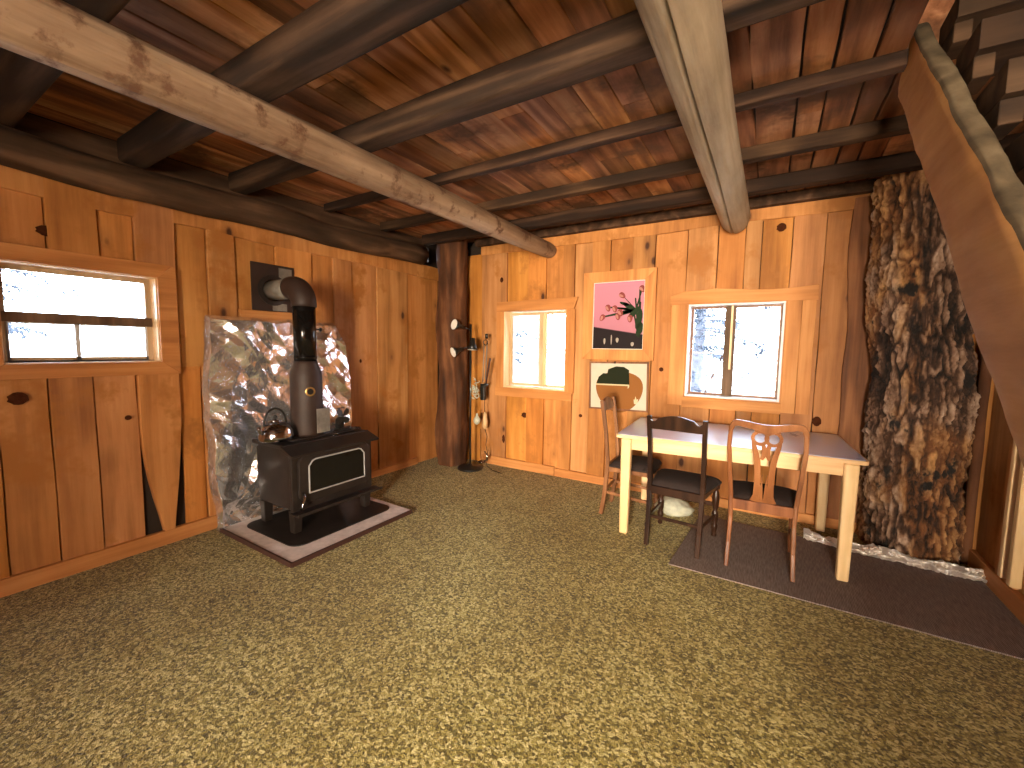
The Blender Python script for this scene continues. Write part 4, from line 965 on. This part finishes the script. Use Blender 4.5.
m_ = MB(); m_.tube([(-.01, 0, .82), (-.005, 0, .66)], .004, 6); m_.tube([(.0, 0, .46), (.03, .0, .38), (.015, .0, .28), (.05, .0, .15), (.02, 0, .04), (.15, -.06, .012), (.30, -.10, .012)], .004, 6); m_.tube([(-.06, 0, .46), (-.055, 0, .10)], .004, 6); m_.build('cord', 'cord', sw, smooth=True)
m_ = MB(); m_.lathe([(.010, 0), (.028, .03), (.030, .10), (.020, .17), (.008, .20)], (.0, 0, .46), 14); m_.build('counterweight', 'bone', sw, smooth=True)
m_ = MB(); m_.tube([(.0, 0, .20), (.035, -.005, .155), (.03, -.01, .10), (-.005, -.01, .085)], .009, 8); m_.lathe([(.045, 0), (.050, .012), (.02, .03)], (-.03, -.01, .065), 16); m_.build('hook', 'chrome', sw, smooth=True)
tf = thing('mesh_ruffle', 'pale tangled mesh bundle hanging between the two lamps', 'bundle', (-2.835, 3.84, .90))
m_ = MB(); random.seed(11)
for k in range(26):
    c_ = Vector((random.gauss(0, .025), random.gauss(0, .02), random.gauss(0, .055))); r_ = random.uniform(.015, .03); ax = Vector((random.gauss(0,1), random.gauss(0,1), random.gauss(0,1))).normalized()
    a_ = ax.cross(Vector((0,0,1))).normalized(); b_ = ax.cross(a_)
    m_.tube([c_+(a_*math.cos(t*PI/5)+b_*math.sin(t*PI/5))*r_ for t in range(9)], .0045, 5)
m_.build('loops', 'bag', tf, smooth=True)
bl = tag(MB().build('hanging_bulb', 'white') if False else (lambda mm: mm.build('light_bulb', 'bag', loc=(-2.82, 3.86, .55), smooth=True))(MB().lathe([(.012, .10), (.014, .07), (.036, .035), (.040, .01), (.028, -.02), (.004, -.034)], (0,0,0), 18)), 'dim round bulb low beside the black lamp pole', 'bulb')

# ---------------------------------------------------------------- outside: ground and trees
m_ = MB()
def fn(a, b):
    x = -45+90*a; y = -45+90*b; return Vector((x, y, -.35+ .5*noise.noise((x*.08, y*.08, 0))*min(1, max(0, (math.hypot(x+1, y-1)-6)/6))))
m_.grid(fn, 60, 60); struct(m_.build('ground', 'snow'))
random.seed(5)
def make_tree(lab):
    t = thing('pine_tree', lab, 'tree', (0,0,0), 0, 'trees outside the cabin')
    m_ = MB(); H = 9; m_.tube([(.05*math.sin(i), .05*math.cos(i*1.3), H*i/12-.5) for i in range(13)], [.17*(1-i/13.5) for i in range(13)], 10, nz=.15); m_.build('trunk', 'bark_out', t)
    br, nd_ = MB(), MB()
    z = .5
    while z < H-1:
        for k in range(random.randint(3, 5)):
            az = random.uniform(0, 2*PI); L = random.uniform(.7, 1.9)*(1-z/H*.5); dr = Vector((math.cos(az), math.sin(az), 0))
            pts = [Vector((0,0,z))+dr*L*q + Vector((.15*noise.noise((z, q*3, k)), .15*noise.noise((z, q*3, k+5)), -.35*L*q*q + .2*q)) for q in (0, .25, .5, .75, 1)]
            br.tube(pts, [.022, .016, .012, .008, .004], 5)
            for j in range(14):
                q = random.uniform(.25, 1); i_ = min(3, int(q*4)); p = pts[i_].lerp(pts[i_+1], q*4-i_)
                sd = Vector((-dr.y, dr.x, 0))*random.choice((-1, 1)); e = p+(sd*random.uniform(.1, .3)+dr*random.uniform(.05, .2))+Vector((0,0,random.uniform(-.2, .05)))
                br.tube([p, e], [.005, .003], 3, cap=False)
                for l in range(7):
                    c_ = p.lerp(e, random.random()); w_ = Vector((random.uniform(-.05,.05), random.uniform(-.05,.05), random.uniform(-.06,.02)))
                    nd_.tube([c_, c_+w_*1.3], [.012, .004], 3, cap=False)
        z += random.uniform(.16, .30)
    br.build('branches', 'bark_out', t, recalc=False); nd_.build('needles', 'needles', t, recalc=False)
    return t
def copy_tree(o):
    c = o.copy(); C.objects.link(c)
    for ch in list(o.children):
        d = ch.copy(); C.objects.link(d); d.parent = c
    return c
spots = [(-1.45, 7.4, 1.0, 'nearest pine tree seen through the left pane of the right-hand far window'),
         (.62, 8.4, .95, 'pine tree whose branches reach across the right pane of the right-hand far window'),
         (-1.9, 14.5, 1.2, 'more distant pine tree behind the right-hand far window'),
         (-6.6, 10.5, 1.0, 'pine tree seen through the left-hand far window'),
         (-9.8, 4.6, 1.0, 'pine tree at the right side of the view from the left wall window'),
         (-10.5, .9, 1.1, 'pine tree at the left side of the view from the left wall window')]
pt = make_tree(spots[0][3])
for i, (x, y, s_, lab) in enumerate(spots):
    o = pt if i == 0 else copy_tree(pt)
    o.location = (x, y, 0); o.scale = (s_,)*3; o.rotation_euler = (0, 0, i*1.3); o['label'] = lab
